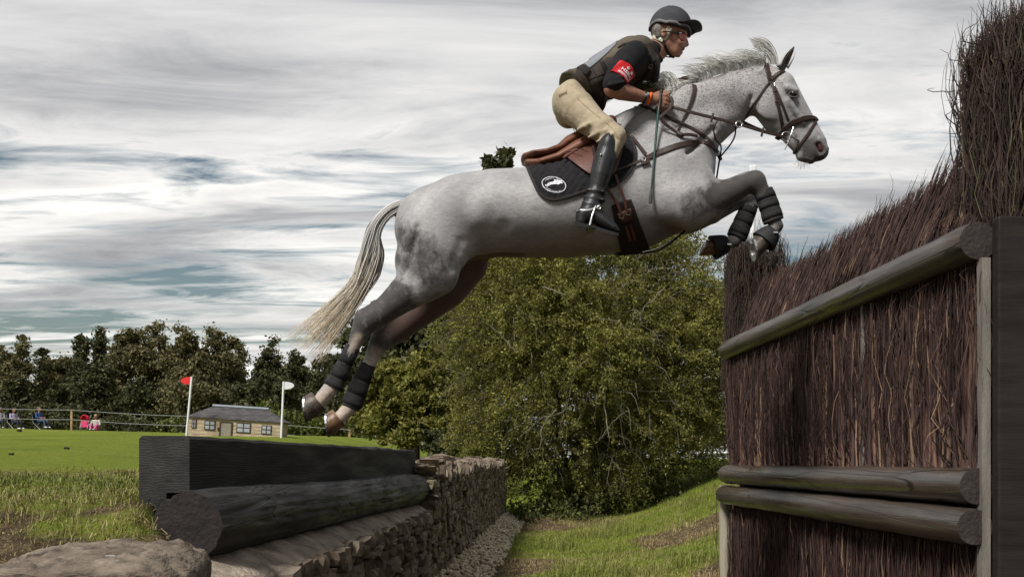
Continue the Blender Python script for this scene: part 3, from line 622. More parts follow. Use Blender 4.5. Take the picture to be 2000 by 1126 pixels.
# ------------------------------------------------------------------ trees and shrubs
def leaf_mat(name, c1, c2, c3, trans=.25):
    m = bpy.data.materials.new(name); m.use_nodes = True; t = m.node_tree; b = t.nodes['Principled BSDF']; L = t.links.new
    g = t.nodes.new('ShaderNodeNewGeometry'); oi = t.nodes.new('ShaderNodeObjectInfo'); r_ = t.nodes.new('ShaderNodeValToRGB'); L(g.outputs['Random Per Island'], r_.inputs[0]); e = r_.color_ramp.elements; e.new(.6)
    for q, (p, c) in zip(e, ((0, c1), (.65, c2), (1, c3))): q.position = p; q.color = (*c, 1)
    n = t.nodes.new('ShaderNodeTexNoise'); n.inputs['Scale'].default_value = .9; n.inputs['Detail'].default_value = 3; L(g.outputs['Position'], n.inputs['Vector'])
    mr = t.nodes.new('ShaderNodeMapRange'); L(n.outputs['Fac'], mr.inputs[0]); mr.inputs[1].default_value = .3; mr.inputs[2].default_value = .7; mr.inputs[3].default_value = .7; mr.inputs[4].default_value = 1.3
    hs = t.nodes.new('ShaderNodeHueSaturation'); L(r_.outputs[0], hs.inputs['Color']); L(mr.outputs[0], hs.inputs['Value']); L(hs.outputs[0], b.inputs['Base Color'])
    b.inputs['Roughness'].default_value = .6; b.inputs['Specular IOR Level'].default_value = .2
    tr = t.nodes.new('ShaderNodeBsdfTranslucent'); L(hs.outputs[0], tr.inputs[0]); mx_ = t.nodes.new('ShaderNodeMixShader'); mx_.inputs[0].default_value = trans; L(b.outputs[0], mx_.inputs[1]); L(tr.outputs[0], mx_.inputs[2]); L(mx_.outputs[0], t.nodes['Material Output'].inputs[0])
    return m
m_bark = mat('bark', (.055, .046, .036), .95, .4, 6, .8, 20, stretch=(2, 2, .5)); m_barkg = mat('lichen_bark', (.135, .122, .092), .95, .45, 8, .6, 30)
rl = np.random.default_rng(23)
def leaves(cen, size, flat=.35):
    """cen (N,3) -> folded diamond leaf faces"""
    n = len(cen); a = rl.normal(0, 1, (n, 3)); a /= np.linalg.norm(a, axis=1)[:, None]; nr = rl.normal(0, 1, (n, 3)); nr[:, 2] = np.abs(nr[:, 2]) + flat
    b_ = np.cross(nr, a); b_ /= np.linalg.norm(b_, axis=1)[:, None]; s_ = (size * rl.uniform(.6, 1.3, n))[:, None] if np.ndim(size) == 0 else (size * rl.uniform(.6, 1.3, n))[:, None]
    V = np.stack([cen - a * s_ * .6, cen + b_ * s_ * .32, cen + a * s_ * .6, cen - b_ * s_ * .32], 1).reshape(-1, 3); o = np.arange(n) * 4
    return V, np.stack([o, o + 1, o + 2, o + 3], 1)
def crown_points(lobes, N, shell=.55, clump=.30, nclump=160):
    """clumped points in ellipsoid lobes (cx,cy,cz,rx,ry,rz)"""
    L = np.array(lobes); wgt = (L[:, 3] * L[:, 4] * L[:, 5]) ** (2 / 3); k = rl.choice(len(L), nclump, p=wgt / wgt.sum())
    d = rl.normal(0, 1, (nclump, 3)); d /= np.linalg.norm(d, axis=1)[:, None]; r_ = shell + (1 - shell) * rl.random(nclump) ** .6
    cc = L[k, :3] + d * L[k, 3:] * r_[:, None]; cr = clump * rl.uniform(.5, 1.4, nclump) * L[k, 3:].mean(1)
    q = rl.integers(0, nclump, N); off = rl.normal(0, .5, (N, 3)) * np.array([1, 1, .7]); return cc[q] + off * cr[q][:, None], cc
def tree(name, label, cat, x_, y_, zb, lobes, N, lsize, m, trunk, group, nclump=160, shell=.5, clump=.3, limbs=7, bark=None):
    t = thing(name, (x_, y_, zb), label, cat, group)
    lob = [(x_ + a, y_ + b_, zb + c_, d, e, f_) for a, b_, c_, d, e, f_ in lobes]
    pts, cc = crown_points(lob, N, shell, clump, nclump); V, f_ = leaves(pts, lsize); mesh_obj('crown', V, f_, m, t)
    top = max(l[2] for l in lob); mb = MB(); h_ = top - zb; bend = rl.normal(0, .03, 2) * h_
    sp_ = [(x_ + bend[0] * q * q, y_ + bend[1] * q * q, zb - .3 + (h_ + .3) * q) for q in np.linspace(0, 1, 7)]; mb.tube(sp_, [trunk * (1.25 if i == 0 else 1 - .85 * i / 6) for i in range(7)], 8); 
    mb.build('trunk', bark or m_bark, t, True)
    for i in range(limbs):
        c_ = cc[rl.integers(0, len(cc))]; st = np.array(sp_[rl.integers(2, 5)]); md = (st + c_) / 2 + np.array([0, 0, .08 * h_]); MB().tube(spline([st, md, c_], 6).tolist(), [trunk * .38, trunk * .3, trunk * .24, trunk * .18, trunk * .11, trunk * .05], 6).build('limb', bark or m_bark, t, True)
    return t
LA = leaf_mat('autumn_leaf', (.085, .080, .036), (.145, .132, .060), (.21, .185, .088)); LB = leaf_mat('dark_leaf', (.038, .042, .020), (.075, .078, .034), (.12, .115, .048))
LC = leaf_mat('green_leaf', (.048, .062, .013), (.095, .112, .024), (.15, .165, .04)); LH = leaf_mat('hawthorn_leaf', (.095, .098, .020), (.195, .192, .045), (.33, .30, .085), .4)
def gz(x_, y_): return float(ground(np.array([x_]), np.array([y_]))[0]) + CZ
# tree row across the field: (px centre, top row, width px, kind, distance)
row = [(-18, 668, 70, 0, 125), (38, 662, 84, 0, 120), (75, 680, 60, 1, 128), (118, 690, 70, 0, 124), (158, 648, 44, 1, 118), (196, 645, 46, 1, 122), (178, 700, 90, 1, 112), (240, 640, 76, 0, 119), (300, 634, 100, 0, 122), (352, 650, 90, 0, 116), (412, 652, 96, 0, 120), (455, 668, 70, 0, 126),
       (385, 700, 110, 0, 108), (535, 668, 74, 1, 121), (585, 695, 70, 1, 117), (640, 690, 80, 1, 112), (700, 680, 90, 1, 108), (470, 745, 80, 1, 104), (268, 742, 90, 1, 105), (120, 750, 80, 1, 103), (20, 745, 90, 1, 104), (560, 745, 70, 1, 100)]
def ref(px_):
    for lim, s_ in ((20, 'behind the spectator in grey'), (55, 'behind the spectator in lilac'), (110, 'behind the spectator in blue'), (150, 'behind the rope-fence stake'), (178, 'behind the pushchair'), (225, 'just past the blond spectator'), (285, 'between the blond spectator and the red flag'), (345, 'left of the red flag pole'), (400, 'behind the red flag and cottage end'), (450, 'over the cottage door'), (505, 'over the far half of the cottage roof'), (560, 'behind the white flag'), (610, 'right of the white flag'), (660, 'behind the horse\'s hind hooves')):
        if px_ < lim: return s_
    return 'behind the horse\'s hocks'
LBL = ['tall autumn-brown tree in the row across the field', 'dark evergreen-toned tree in the row across the field']
for i, (pc, pt, pw, kd, Yt) in enumerate(row):
    x_ = (pc - 1000) * Yt / F; zb = gz(x_, Yt) - .4; H = CZ + (HZ - pt) * Yt / F - zb; Wd = pw * Yt / F / 2; lob = []
    nl = 7 if pw > 60 else 5
    for q in range(nl):
        f_ = q / (nl - 1); zz_ = H * (.28 + .60 * f_); wr = Wd * (1.0 - .42 * f_ ** 2) * rl.uniform(.75, 1.05); lob.append((np.clip(rl.normal(0, .32), -.5, .5) * Wd * (1 - f_ * .6), rl.normal(0, .3) * Wd, zz_, wr, wr, H * .165))
    tree('field_tree', ('tall ' if pt < 660 else 'low ' if pt > 730 else '') + ('autumn-brown' if kd == 0 else 'slim dark' if pw < 60 else 'dark green') + ' far tree ' + ref(pc), 'tree', x_, Yt, zb, lob, 17000 if pw > 60 else 9000, .36, (LA, LB)[kd], .022 * H, 'trees in the row across the field', 130, .35, .42, 6)
# low undergrowth along the row
for i, pc in enumerate(range(-30, 720, 62)):
    Yt = 92 + rl.uniform(-4, 6); x_ = (pc + rl.uniform(-12, 12) - 1000) * Yt / F; zb = gz(x_, Yt) - .3; h_ = rl.uniform(1.6, 3.0); tree('undergrowth_bush', ('dark' if i % 3 else 'lighter green') + ' low bush under the far trees ' + ref(pc), 'bush', x_, Yt, zb, [(0, 0, h_ * .5, 2.2, 1.5, h_ * .5), (1.2, 0, h_ * .4, 1.6, 1.4, h_ * .42), (-1.2, .3, h_ * .4, 1.6, 1.4, h_ * .4)], 1500, .30, LB if i % 3 else LC, .08, 'bushes under the far trees', 50, .4, .4, 2)
# rounded green bushes right of the cottage
for (pc, pt, pw, Yt, lb) in ((525, 783, 60, 70, 'tallest rounded green bush, just behind the cottage roof end'), (505, 800, 50, 66, 'low green bush tucked against the cottage roof'), (585, 800, 70, 64, 'rounded green bush right of the white flag'), (640, 805, 70, 60, 'rounded green bush behind the horse\'s hind hooves')):
    x_ = (pc - 1000) * Yt / F; zb = gz(x_, Yt) - .3; H = CZ + (HZ - pt) * Yt / F - zb; Wd = pw * Yt / F / 2
    tree('garden_bush', lb, 'bush', x_, Yt, zb, [(0, 0, H * .55, Wd, Wd, H * .45), (Wd * .5, 0, H * .4, Wd * .7, Wd * .7, H * .4), (-Wd * .5, 0, H * .42, Wd * .7, Wd * .7, H * .38)], 1600, .2, LC, .06, 'green bushes behind the cottage', 60, .4, .4, 2)
# ash behind the hawthorn
def tr_px(name, label, cat, pc, Yt, base_off, lobes_px, N, ls, m, tk, group=None, ncl=160, shell=.4, clump=.3, limbs=8, bark=None):
    x_ = (pc - 1000) * Yt / F; zb = gz(x_, Yt) + base_off; lob = [((a - pc) * Yt / F, dy, CZ + (HZ - b_) * Yt / F - zb, rx * Yt / F, rx * Yt / F * .8, rz * Yt / F) for a, b_, rx, rz, dy in lobes_px]
    return tree(name, label, cat, x_, Yt, zb, lob, N, ls, m, tk, group, ncl, shell, clump, limbs, bark)
tr_px('ash_tree', 'tall dark green tree whose top shows above the horse\'s croup', 'tree', 950, 46, -.3, [(985, 325, 34, 40, 0), (900, 370, 38, 32, 1), (950, 430, 90, 80, 0), (880, 560, 90, 80, 1), (990, 560, 100, 90, -1), (930, 680, 110, 80, 0), (1080, 480, 90, 80, 1)], 26000, .28, LB, .22, None, 260, .35, .3, 12)
tr_px('thicket_tree', 'dark leafy tree showing between the horse\'s hind legs and the hawthorn', 'tree', 800, 40, -.3, [(770, 640, 60, 60, 0), (850, 620, 60, 60, 1), (720, 690, 60, 60, 0), (800, 720, 90, 70, 0), (690, 740, 60, 50, 0), (880, 700, 80, 80, 0)], 22000, .26, LB, .18, None, 240, .35, .3, 10)
tr_px('leafy_shrub', 'dense green shrub left of the hawthorn with drooping leaf sprays', 'shrub', 815, 27, -.3, [(770, 760, 70, 60, 0), (850, 740, 75, 70, 0), (800, 820, 85, 55, -.5), (720, 800, 55, 50, .5), (880, 820, 60, 60, 0)], 26000, .12, LH, .1, None, 320, .45, .22, 8)
tr_px('brown_bush', 'small dull bush by the wall under the shrub', 'bush', 900, 23, -.2, [(880, 880, 50, 34, 0), (930, 870, 45, 45, 0), (850, 865, 40, 30, .6)], 8000, .10, LB, .05, None, 90, .4, .25, 5)
tr_px('thicket_tree', 'dark tree hidden behind the hawthorn, glimpsed through its branches', 'tree', 1200, 36, -.3, [(1130, 640, 110, 110, 0), (1240, 620, 90, 100, 0), (1180, 760, 140, 90, 0), (1290, 740, 80, 90, 0), (1050, 740, 90, 80, 0)], 14000, .24, LB, .18, None, 200, .3, .3, 8)
tr_px('dark_hedge', 'dark hedge closing the grass beyond the hawthorn', 'hedge', 1440, 62, -.3, [(1400, 830, 60, 45, 0), (1460, 820, 60, 55, 0), (1340, 830, 60, 50, 0), (1540, 800, 80, 80, 0)], 12000, .3, LB, .1, None, 110, .4, .3, 4)

# the big hawthorn: crooked stems, drooping twigs with small leaves
HY = 22.5; hx = (1165 - 1000) * HY / F; hzb = gz(hx, HY) - .1
haw = thing('hawthorn_tree', (hx, HY, hzb), 'wide bushy hawthorn with tangled pale branches below the horse', 'tree')
ctr = np.array([hx - .05, HY, CZ + (HZ - 700) * HY / F]); rad = np.array([3.25, 2.6, 3.15])
def env(p):   # envelope value (<1 inside)
    q = (p - ctr) / rad; an = math.atan2(q[2], q[0]); return np.linalg.norm(q) / (1 + .10 * math.sin(an * 3 + 1) + .06 * math.sin(an * 7))
stems = []
for i in range(9):
    a = rl.uniform(0, 2 * math.pi); p = np.array([hx + rl.normal(0, .22), HY + rl.normal(0, .2), hzb - .2]); d = np.array([math.cos(a) * .55, math.sin(a) * .5, 1.0]); pts = [p]
    for k in range(9):
        d = d + rl.normal(0, .22, 3) + np.array([0, 0, .02]); d /= np.linalg.norm(d); p = p + d * rl.uniform(.42, .62)
        if env(p) > .92 and p[2] > ctr[2] - 1.2: break
        pts.append(p)
    if len(pts) > 2: stems.append(pts); MB().tube(spline(pts, 3 * len(pts)).tolist(), list(np.linspace(.075, .022, 3 * len(pts))), 7).build('trunk', m_bark, haw, True)
allp = np.array([q for s_ in stems for q in s_[1:]])
boughs = []
for i in range(120):
    st = allp[rl.integers(0, len(allp))]; d = (st - ctr) / rad + rl.normal(0, .5, 3); d[1] -= .25; d /= np.linalg.norm(d); p = st.copy(); pts = [p.copy()]
    for k in range(7):
        d = d + rl.normal(0, .26, 3); d[2] -= .03; d /= np.linalg.norm(d); p = p + d * rl.uniform(.2, .42)
        if env(p) > 1.0 or p[2] < hzb + .2: break
        pts.append(p.copy())
    if len(pts) > 2: boughs.append(pts)
for j, pts in enumerate(boughs):
    MB().tube(spline(pts, 2 * len(pts)).tolist(), list(np.linspace(.024, .008, 2 * len(pts))), 5).build('bough', m_barkg if j % 2 else m_bark, haw, True)
bp_all = np.array([q for s_ in boughs for q in s_] + list(allp))
tw = []; lv = []; lsz = []
tries = 0
while len(tw) < 4200 and tries < 60000:
    tries += 1
    d = rl.normal(0, 1, 3); d /= np.linalg.norm(d); d[1] = -abs(d[1]) if rl.random() < .75 else d[1]; p = ctr + d * rad * (.42 + .66 * rl.random() ** .6)
    if env(p) > 1.12 or p[2] < hzb + .35 + .5 * rl.random(): continue
    dn = float(hash_noise(np.array([p[0] * 1.5 + p[1]]), np.array([p[2] * 1.5]), 1, 81)[0])
    if dn < -.12 and rl.random() < .8 and abs(p[0] - ctr[0]) + abs(p[2] - ctr[2]) > .9: continue
    L_ = rl.uniform(.35, .75); out = d * np.array([1, 1, .5]) + rl.normal(0, .45, 3); out /= np.linalg.norm(out); q0 = p - out * L_ * .5; q1 = p; q2 = p + out * L_ * .45 + np.array([0, 0, -.10 * rl.random()]); q3 = p + out * L_ * .7 + np.array([0, 0, -.28 * rl.random()])
    pts = spline([q0, q1, q2, q3], 7) + rl.normal(0, .012, (7, 3)); tw.append((pts, rl.uniform(.6, 1.5)))
    n = rl.integers(60, 110); t_ = rl.random(n) * 6; i0 = np.minimum(t_.astype(int), 5); c_ = pts[i0] + (pts[i0 + 1] - pts[i0]) * (t_ - i0)[:, None] + rl.normal(0, .05, (n, 3)); lv.append(c_)
V, f_ = strands(tw, .0045, .001); mesh_obj('twigs', V, f_, m_barkg, haw, kind='stuff')
V, f_ = leaves(np.vstack(lv), .050); mesh_obj('crown', V, f_, LH, haw)
dr = []
for i in range(420):   # thin drooping sprays on the outside
    d = rl.normal(0, 1, 3); d /= np.linalg.norm(d); d[1] = -abs(d[1]); p = ctr + d * rad * rl.uniform(.9, 1.03)
    if p[2] < hzb + .7: continue
    L_ = rl.uniform(.4, 1.0); o_ = d * np.array([1, .6, .25]) + rl.normal(0, .35, 3); dr.append((spline([p - o_ * .3, p, p + o_ * L_ * .4 + np.array([0, 0, -.08]), p + o_ * L_ * .6 + np.array([0, 0, -.45 * L_])], 8) + rl.normal(0, .012, (8, 3)), rl.uniform(.6, 1.5)))
V, f_ = strands(dr, .0065, .0015); mesh_obj('drooping_twigs', V, f_, m_barkg, haw, kind='stuff')
# bare pale branches in front of the foliage
for q in ([(1090, 560), (1120, 600), (1160, 590), (1215, 560), (1260, 545)], [(1060, 560), (1100, 575), (1130, 590), (1150, 640)], [(1155, 700), (1190, 720), (1210, 790), (1240, 830), (1280, 860)], [(1085, 800), (1060, 830), (1055, 870), (1035, 880)], [(1200, 720), (1180, 780), (1190, 850), (1185, 880)], [(1230, 800), (1200, 820), (1170, 860)],
          [(1150, 700), (1120, 730), (1105, 800), (1060, 815), (1015, 850)], [(950, 630), (985, 660), (1010, 690)], [(1010, 600), (1050, 640), (1090, 700), (1150, 700)], [(1240, 610), (1220, 660), (1185, 690)], [(1300, 560), (1260, 600), (1240, 620)]):
    dpt = HY - 2.3 - .5 * rl.random(); pts = spline([P(a, b_, dpt + rl.normal(0, .15))[:] for a, b_ in q], 16) + rl.normal(0, .012, (16, 3))
    MB().tube(pts.tolist(), list(np.linspace(.017, .005, 16)), 6).build('bare_branch', m_barkg, haw, True)
# low plants at the hawthorn's foot
for i in range(26):
    pc = rl.uniform(985, 1330); Yt = 19.3 + rl.uniform(0, 2.5) + (pc - 985) * .006; x_ = (pc - 1000) * Yt / F; zb = gz(x_, Yt); h_ = rl.uniform(.25, .75); n = 150
    c_ = np.array([x_, Yt, zb]) + np.stack([rl.normal(0, .22, n), rl.normal(0, .2, n), rl.uniform(0, 1, n) ** 1.3 * h_], 1); V, f_ = leaves(c_, .075, 1.2); t = thing('nettle_clump', (x_, Yt, zb), 'leafy weed clump growing at the foot of the hawthorn', 'weeds', 'weeds at the hawthorn\'s foot'); mesh_obj('foliage', V, f_, LC if i % 2 else LB, t)
    MB().tube([(x_, Yt, zb - .05), (x_ + .03, Yt, zb + h_ * .8)], [.008, .003], 5).build('stalk', m_bark, t)

# ------------------------------------------------------------------ model cottage, flags, rope fence, spectators
cY = 34; cx0 = (368 - 1000) * cY / F; cx1 = (549 - 1000) * cY / F; cw = cx1 - cx0; czb = CZ + (HZ - 862) * cY / F
cot = thing('model_cottage', ((cx0 + cx1) / 2, cY, czb), 'small stone-look cottage jump with slate roof between the flags', 'cottage')
cr_ = Matrix.Translation(((cx0 + cx1) / 2, cY, czb)) @ Matrix.Rotation(R(3.6), 4, 'Y') @ Matrix.Rotation(R(2), 4, 'Z')
def cbox(name, lo, hi, m, par=None):
    mb = MB().box(lo, hi); mb.v = [(cr_ @ Vector(q))[:] for q in mb.v]; return mb.build(name, m, par or cot)
hw = cw / 2; m_clad = mat('honey_cladding', (.36, .285, .185), .85, .25, 5, .4, 30, col2=(.50, .41, .28), stretch=(1, 1, 4)); m_dkw = mat('brown_frame', (.05, .03, .02), .7, .2); m_pane = mat('pale_pane', (.30, .33, .36), .25, .2, 6, spec=.5); m_door = mat('grey_door', (.22, .20, .155), .7, .15)
cbox('wall', (-hw + .03, -.02, -.5), (hw - .03, 1.1, .76), m_clad)
zq = -.5; k = 0
while zq < .66:
    cbox('cladding_board', (-hw, -.06, zq), (hw, -.021, zq + .105), m_clad); zq += .115
def cx(px_): return (px_ - (368 + 549) / 2) * cY / F
for a, b_, z0, z1 in ((374.5, 383.5, .36, .66), (399, 420, .34, .65), (461, 488.5, .31, .64), (509.5, 529, .31, .61)):
    w_ = cbox('window', (cx(a), -.085, z0), (cx(b_), -.062, z1), m_dkw); mx0, mx1 = cx(a), cx(b_); zm = (z0 + z1) / 2; xm = (mx0 + mx1) / 2
    for u0, u1 in ((mx0 + .03, xm - .02), (xm + .02, mx1 - .03)):
        for v0, v1 in ((z0 + .03, zm - .018), (zm + .018, z1 - .03)): cbox('pane', (u0, -.092, v0), (u1, -.0855, v1), m_pane, w_)
d_ = cbox('door', (cx(431.5), -.08, -.3), (cx(450.5), -.062, .60), m_door)
for lo, hi in (((cx(428.5), -.09, -.3), (cx(431), -.061, .63)), ((cx(451), -.09, -.3), (cx(453.5), -.061, .63)), ((cx(431.1), -.09, .605), (cx(450.9), -.061, .64))): cbox('door_frame', lo, hi, m_dkw, d_)
cbox('lantern', (cx(425), -.10, .34), (cx(427.5), -.061, .44), m_dkw)
m_slate = bpy.data.materials.new('slate'); m_slate.use_nodes = True; t_ = m_slate.node_tree; b__ = t_.nodes['Principled BSDF']; br_ = t_.nodes.new('ShaderNodeTexBrick'); tc_ = t_.nodes.new('ShaderNodeTexCoord'); mp_ = t_.nodes.new('ShaderNodeMapping'); mp_.inputs['Rotation'].default_value = (R(90), 0, 0); t_.links.new(tc_.outputs['Object'], mp_.inputs[0]); t_.links.new(mp_.outputs[0], br_.inputs['Vector'])
br_.inputs['Scale'].default_value = 1; br_.inputs['Brick Width'].default_value = .16; br_.inputs['Row Height'].default_value = .055; br_.inputs['Mortar Size'].default_value = .006; br_.inputs['Color1'].default_value = (.045, .042, .046, 1); br_.inputs['Color2'].default_value = (.10, .09, .092, 1); br_.inputs['Mortar'].default_value = (.02, .02, .02, 1); t_.links.new(br_.outputs[0], b__.inputs['Base Color']); b__.inputs['Roughness'].default_value = .8
def cpts(v): return [(cr_ @ Vector(q))[:] for q in v]
zr = 1.15; re = .06
rf_ = mesh_obj('roof', cpts([(-hw - re, -.12, .755), (hw + re, -.12, .755), (hw + re, 1.2, .755), (-hw - re, 1.2, .755), (-hw + .62, .54, zr), (hw - .62, .54, zr), (-hw - re, -.12, .72), (hw + re, -.12, .72), (hw + re, 1.2, .72), (-hw - re, 1.2, .72)]), [(0, 1, 5, 4), (1, 2, 5), (2, 3, 4, 5), (3, 0, 4), (0, 6, 7, 1), (1, 7, 8, 2), (2, 8, 9, 3), (3, 9, 6, 0), (6, 9, 8, 7)], m_slate, cot)
mb = MB().tube(cpts([(-hw + .60, .54, zr + .02), (hw - .60, .54, zr + .02)]), .05, 8); mb.build('ridge_cap', mat('ridge_grey', (.23, .25, .29), .5, .1), rf_, True)
def flagpost(base, top, Yf, side, col, label):
    t = thing('flag_post', P(*base, Yf), label, 'flag', 'flags marking the cottage jump'); p0 = P(*base, Yf); p1 = P(*top, Yf); MB().tube([p0[:], p1[:]], .035, 10).build('pole', mat('white_paint', (.68, .69, .72), .5, .06, 4), t, True)
    ax = (p0 - p1).normalized(); c = p1 + ax * .13; pts = [(0, -.125)] + [(.31 * math.sin(R(a)) , -.125 * math.cos(R(a))) for a in range(15, 180, 15)] + [(0, .125)]
    fr = [c + Vector((side * (a + .035), -.012, 0)) + ax * b_ for a, b_ in pts]; bk = [q + Vector((0, .024, 0)) for q in fr]; n = len(fr)
    mesh_obj('flag_board', fr + bk, [tuple(range(n)), tuple(range(2 * n - 1, n - 1, -1))] + [(i, (i + 1) % n, n + (i + 1) % n, n + i) for i in range(n)], mat('flag_' + col[0], col[1], .6, .08, 6), t)
flagpost((363, 862), (374.5, 735), 33, -1, ('red', (.62, .02, .025)), 'white pole with a red rounded flag beside the model cottage')
flagpost((548.5, 870), (554, 744.5), 33, 1, ('white', (.62, .63, .66)), 'white pole with a white rounded flag beside the model cottage')
# rope fence
m_wood = mat('stake_wood', (.30, .20, .10), .85, .25, 8, .3, 40); m_rope = mat('rope', (.26, .27, .26), .8, .2, 10)
def fp_y(px_): return 52
posts = [(-130, 790), (140, 799), (410, 812), (683, 838), (790, 848)]
for i, (px_, py_) in enumerate(posts):
    x_ = (px_ - 1000) * 52 / F; z1 = CZ + (HZ - py_) * 52 / F; z0 = gz(x_, 52) - .2; st = tag(MB().tube([(x_, 52, z0), (x_, 52, z1 - .01), (x_, 52, z1)], [.065, .06, .045], 8).build('fence_stake', m_wood, None, True), ['wooden stake of the rope fence, half hidden behind the trees at the field edge', 'wooden stake of the rope fence between the seated spectators', 'wooden rope-fence stake hidden behind the cottage', 'wooden rope-fence stake beyond the horse\'s hind hooves', 'wooden rope-fence stake in front of the green shrub'][i], 'stake', 'stakes of the rope fence')
for k, dz in ((0, -.03), (1, -.52)):
    pts = []
    for (a, b_), (c_, d_) in zip(posts[:-1], posts[1:]):
        for t in np.linspace(0, 1, 8, endpoint=False): pts.append(((a + (c_ - a) * t - 1000) * 52 / F, 51.93, CZ + (HZ - (b_ + (d_ - b_) * t)) * 52 / F + dz - .06 * math.sin(math.pi * t)))
    tag(MB().tube(pts, .016, 5).build('rope', m_rope), 'grey rope, the upper one strung along the stakes' if k == 0 else 'grey rope, the lower one strung along the stakes', 'rope', 'ropes of the field fence')

def figure(loc, rotz, pose, colors, label, scale=1., extras=()):
    """small spectator; pose 'sit', 'ground' or 'stand'; local +x is forward"""
    t = thing('person', loc, label, 'person', 'spectators at the field edge')
    M = Matrix.Translation(loc) @ Matrix.Rotation(rotz, 4, 'Z') @ Matrix.Diagonal((scale, scale, scale, 1))
    def sol(name, chs, m, h=.02):
        o, V, f_ = solid(name, [([(*n_[:3], n_[3], n_[4] if len(n_) > 4 else n_[3]) for n_ in c_], .04) for c_ in chs], h, m, None, 1)
        o.data.transform(M); o.parent = t; o.matrix_parent_inverse = Matrix.Translation(-t.location); return o
    hz = {'sit': .42, 'ground': .12, 'stand': .92}[pose]; lean = {'sit': -.08, 'ground': .05, 'stand': 0}[pose]
    sh = (lean, 0, hz + .50); hd = (lean + .05, 0, hz + .74)
    if pose == 'sit': hips, knee, foot = (0, .1, hz), (.42, .12, hz + .06), (.50, .13, .06)
    elif pose == 'ground': hips, knee, foot = (0, .1, hz), (.38, .2, .35), (.55, .1, .06)
    else: hips, knee, foot = (0, .1, hz), (.02, .11, .5), (0, .12, .06)
    legs_ = [[(hips[0], s_ * hips[1], hips[2], .09), (knee[0], s_ * knee[1], knee[2], .065), (foot[0], s_ * foot[1], foot[2] + .04, .045)] for s_ in (-1, 1)]
    arms_ = [[(sh[0], s_ * .2, sh[2] - .02, .06), (sh[0] + .08, s_ * .27, sh[2] - .26, .048), (sh[0] + .30, s_ * .12, sh[2] - .30, .038)] for s_ in (-1, 1)]
    sol('body', [[(*hd, .095, .08), (hd[0] + .03, 0, hd[2] - .06, .07, .06)], [(sh[0] + .02, 0, sh[2] + .02, .05), (*hd[:2], hd[2] - .05, .05)], [(sh[0], 0, sh[2] - .05, .09, .15), (0, 0, hz, .09, .12)], [(hd[0] + .10, 0, hd[2] - .01, .012), (hd[0] + .105, 0, hd[2] - .025, .014)]] + [[(a[0], a[1], a[2], a[3] * .8) for a in l] for l in legs_ + arms_] + [[(l[2][0], l[2][1], l[2][2], .042), (l[2][0] + .08, l[2][1] * .8, l[2][2], .035)] for l in arms_], m_skin, .018)
    sol('top', [[(sh[0], 0, sh[2] - .06, .11, .18), (0, 0, hz + .05, .11, .15)]] + [[l[0], l[1], ((l[1][0] + l[2][0]) / 2, (l[1][1] + l[2][1]) / 2, (l[1][2] + l[2][2]) / 2, .05)] for l in arms_], colors[0])
    sol('trousers', legs_ + [[(0, -.06, hz, .11), (0, .06, hz, .11)]], colors[1])
    for l in legs_: sol('shoe', [[(l[2][0] - .03, l[2][1], l[2][2] - .01, .045), (l[2][0] + .14, l[2][1], l[2][2] - .02, .04)]], colors[3])
    sol('hair', [[(hd[0] - .03, 0, hd[2] + .03, .095, .085), (hd[0] - .05, 0, hd[2] - .03, .07, .07)]], colors[2], .015)
    return t
cA = mat('lilac_top', (.36, .33, .45), .9, .15); cB = mat('blue_jumper', (.035, .075, .20), .9, .2); cC = mat('navy_trousers', (.02, .025, .045), .9, .2); cD = mat('denim', (.05, .075, .14), .9, .2); cE = mat('cream_cardigan', (.48, .44, .40), .9, .15); hB = mat('blond_hair', (.45, .33, .16), .8, .2); hG = mat('grey_brown_hair', (.13, .10, .075), .8, .2); cS = mat('white_shoe', (.55, .55, .55), .7, .1); cN = mat('navy_polo', (.016, .02, .045), .9, .2); cK = mat('khaki_trousers', (.36, .28, .19), .9, .1)
SY = 60
def gp(px_, Yt, dz=0): x_ = (px_ - 1000) * Yt / F; return Vector((x_, Yt, gz(x_, Yt) + dz))
figure(gp(28, SY, -.05), R(-25), 'sit', (cA, cC, hG, cS), 'seated spectator in a lilac top and dark trousers')
figure(gp(78, SY, .05), R(-20), 'sit', (cB, cD, hG, cS), 'seated spectator in a blue jumper and jeans')
figure(gp(0, SY, -.05), R(-60), 'sit', (mat('grey_top', (.24, .25, .28), .9, .15), cC, hG, cS), 'seated spectator in a grey top at the end of the row')
figure(gp(188, SY, .0), R(-90), 'ground', (cE, mat('pink_skirt', (.55, .10, .28), .9, .1), hB, cS), 'blond spectator in a cream cardigan sitting on the grass')
figure(gp(1429, 70, -.05), R(180), 'stand', (cN, cK, hG, m_black), 'standing spectator in navy top and khaki trousers beyond the fence')
m_tubec = mat('chair_tube', (.30, .30, .31), .4, .1, metal=.7)
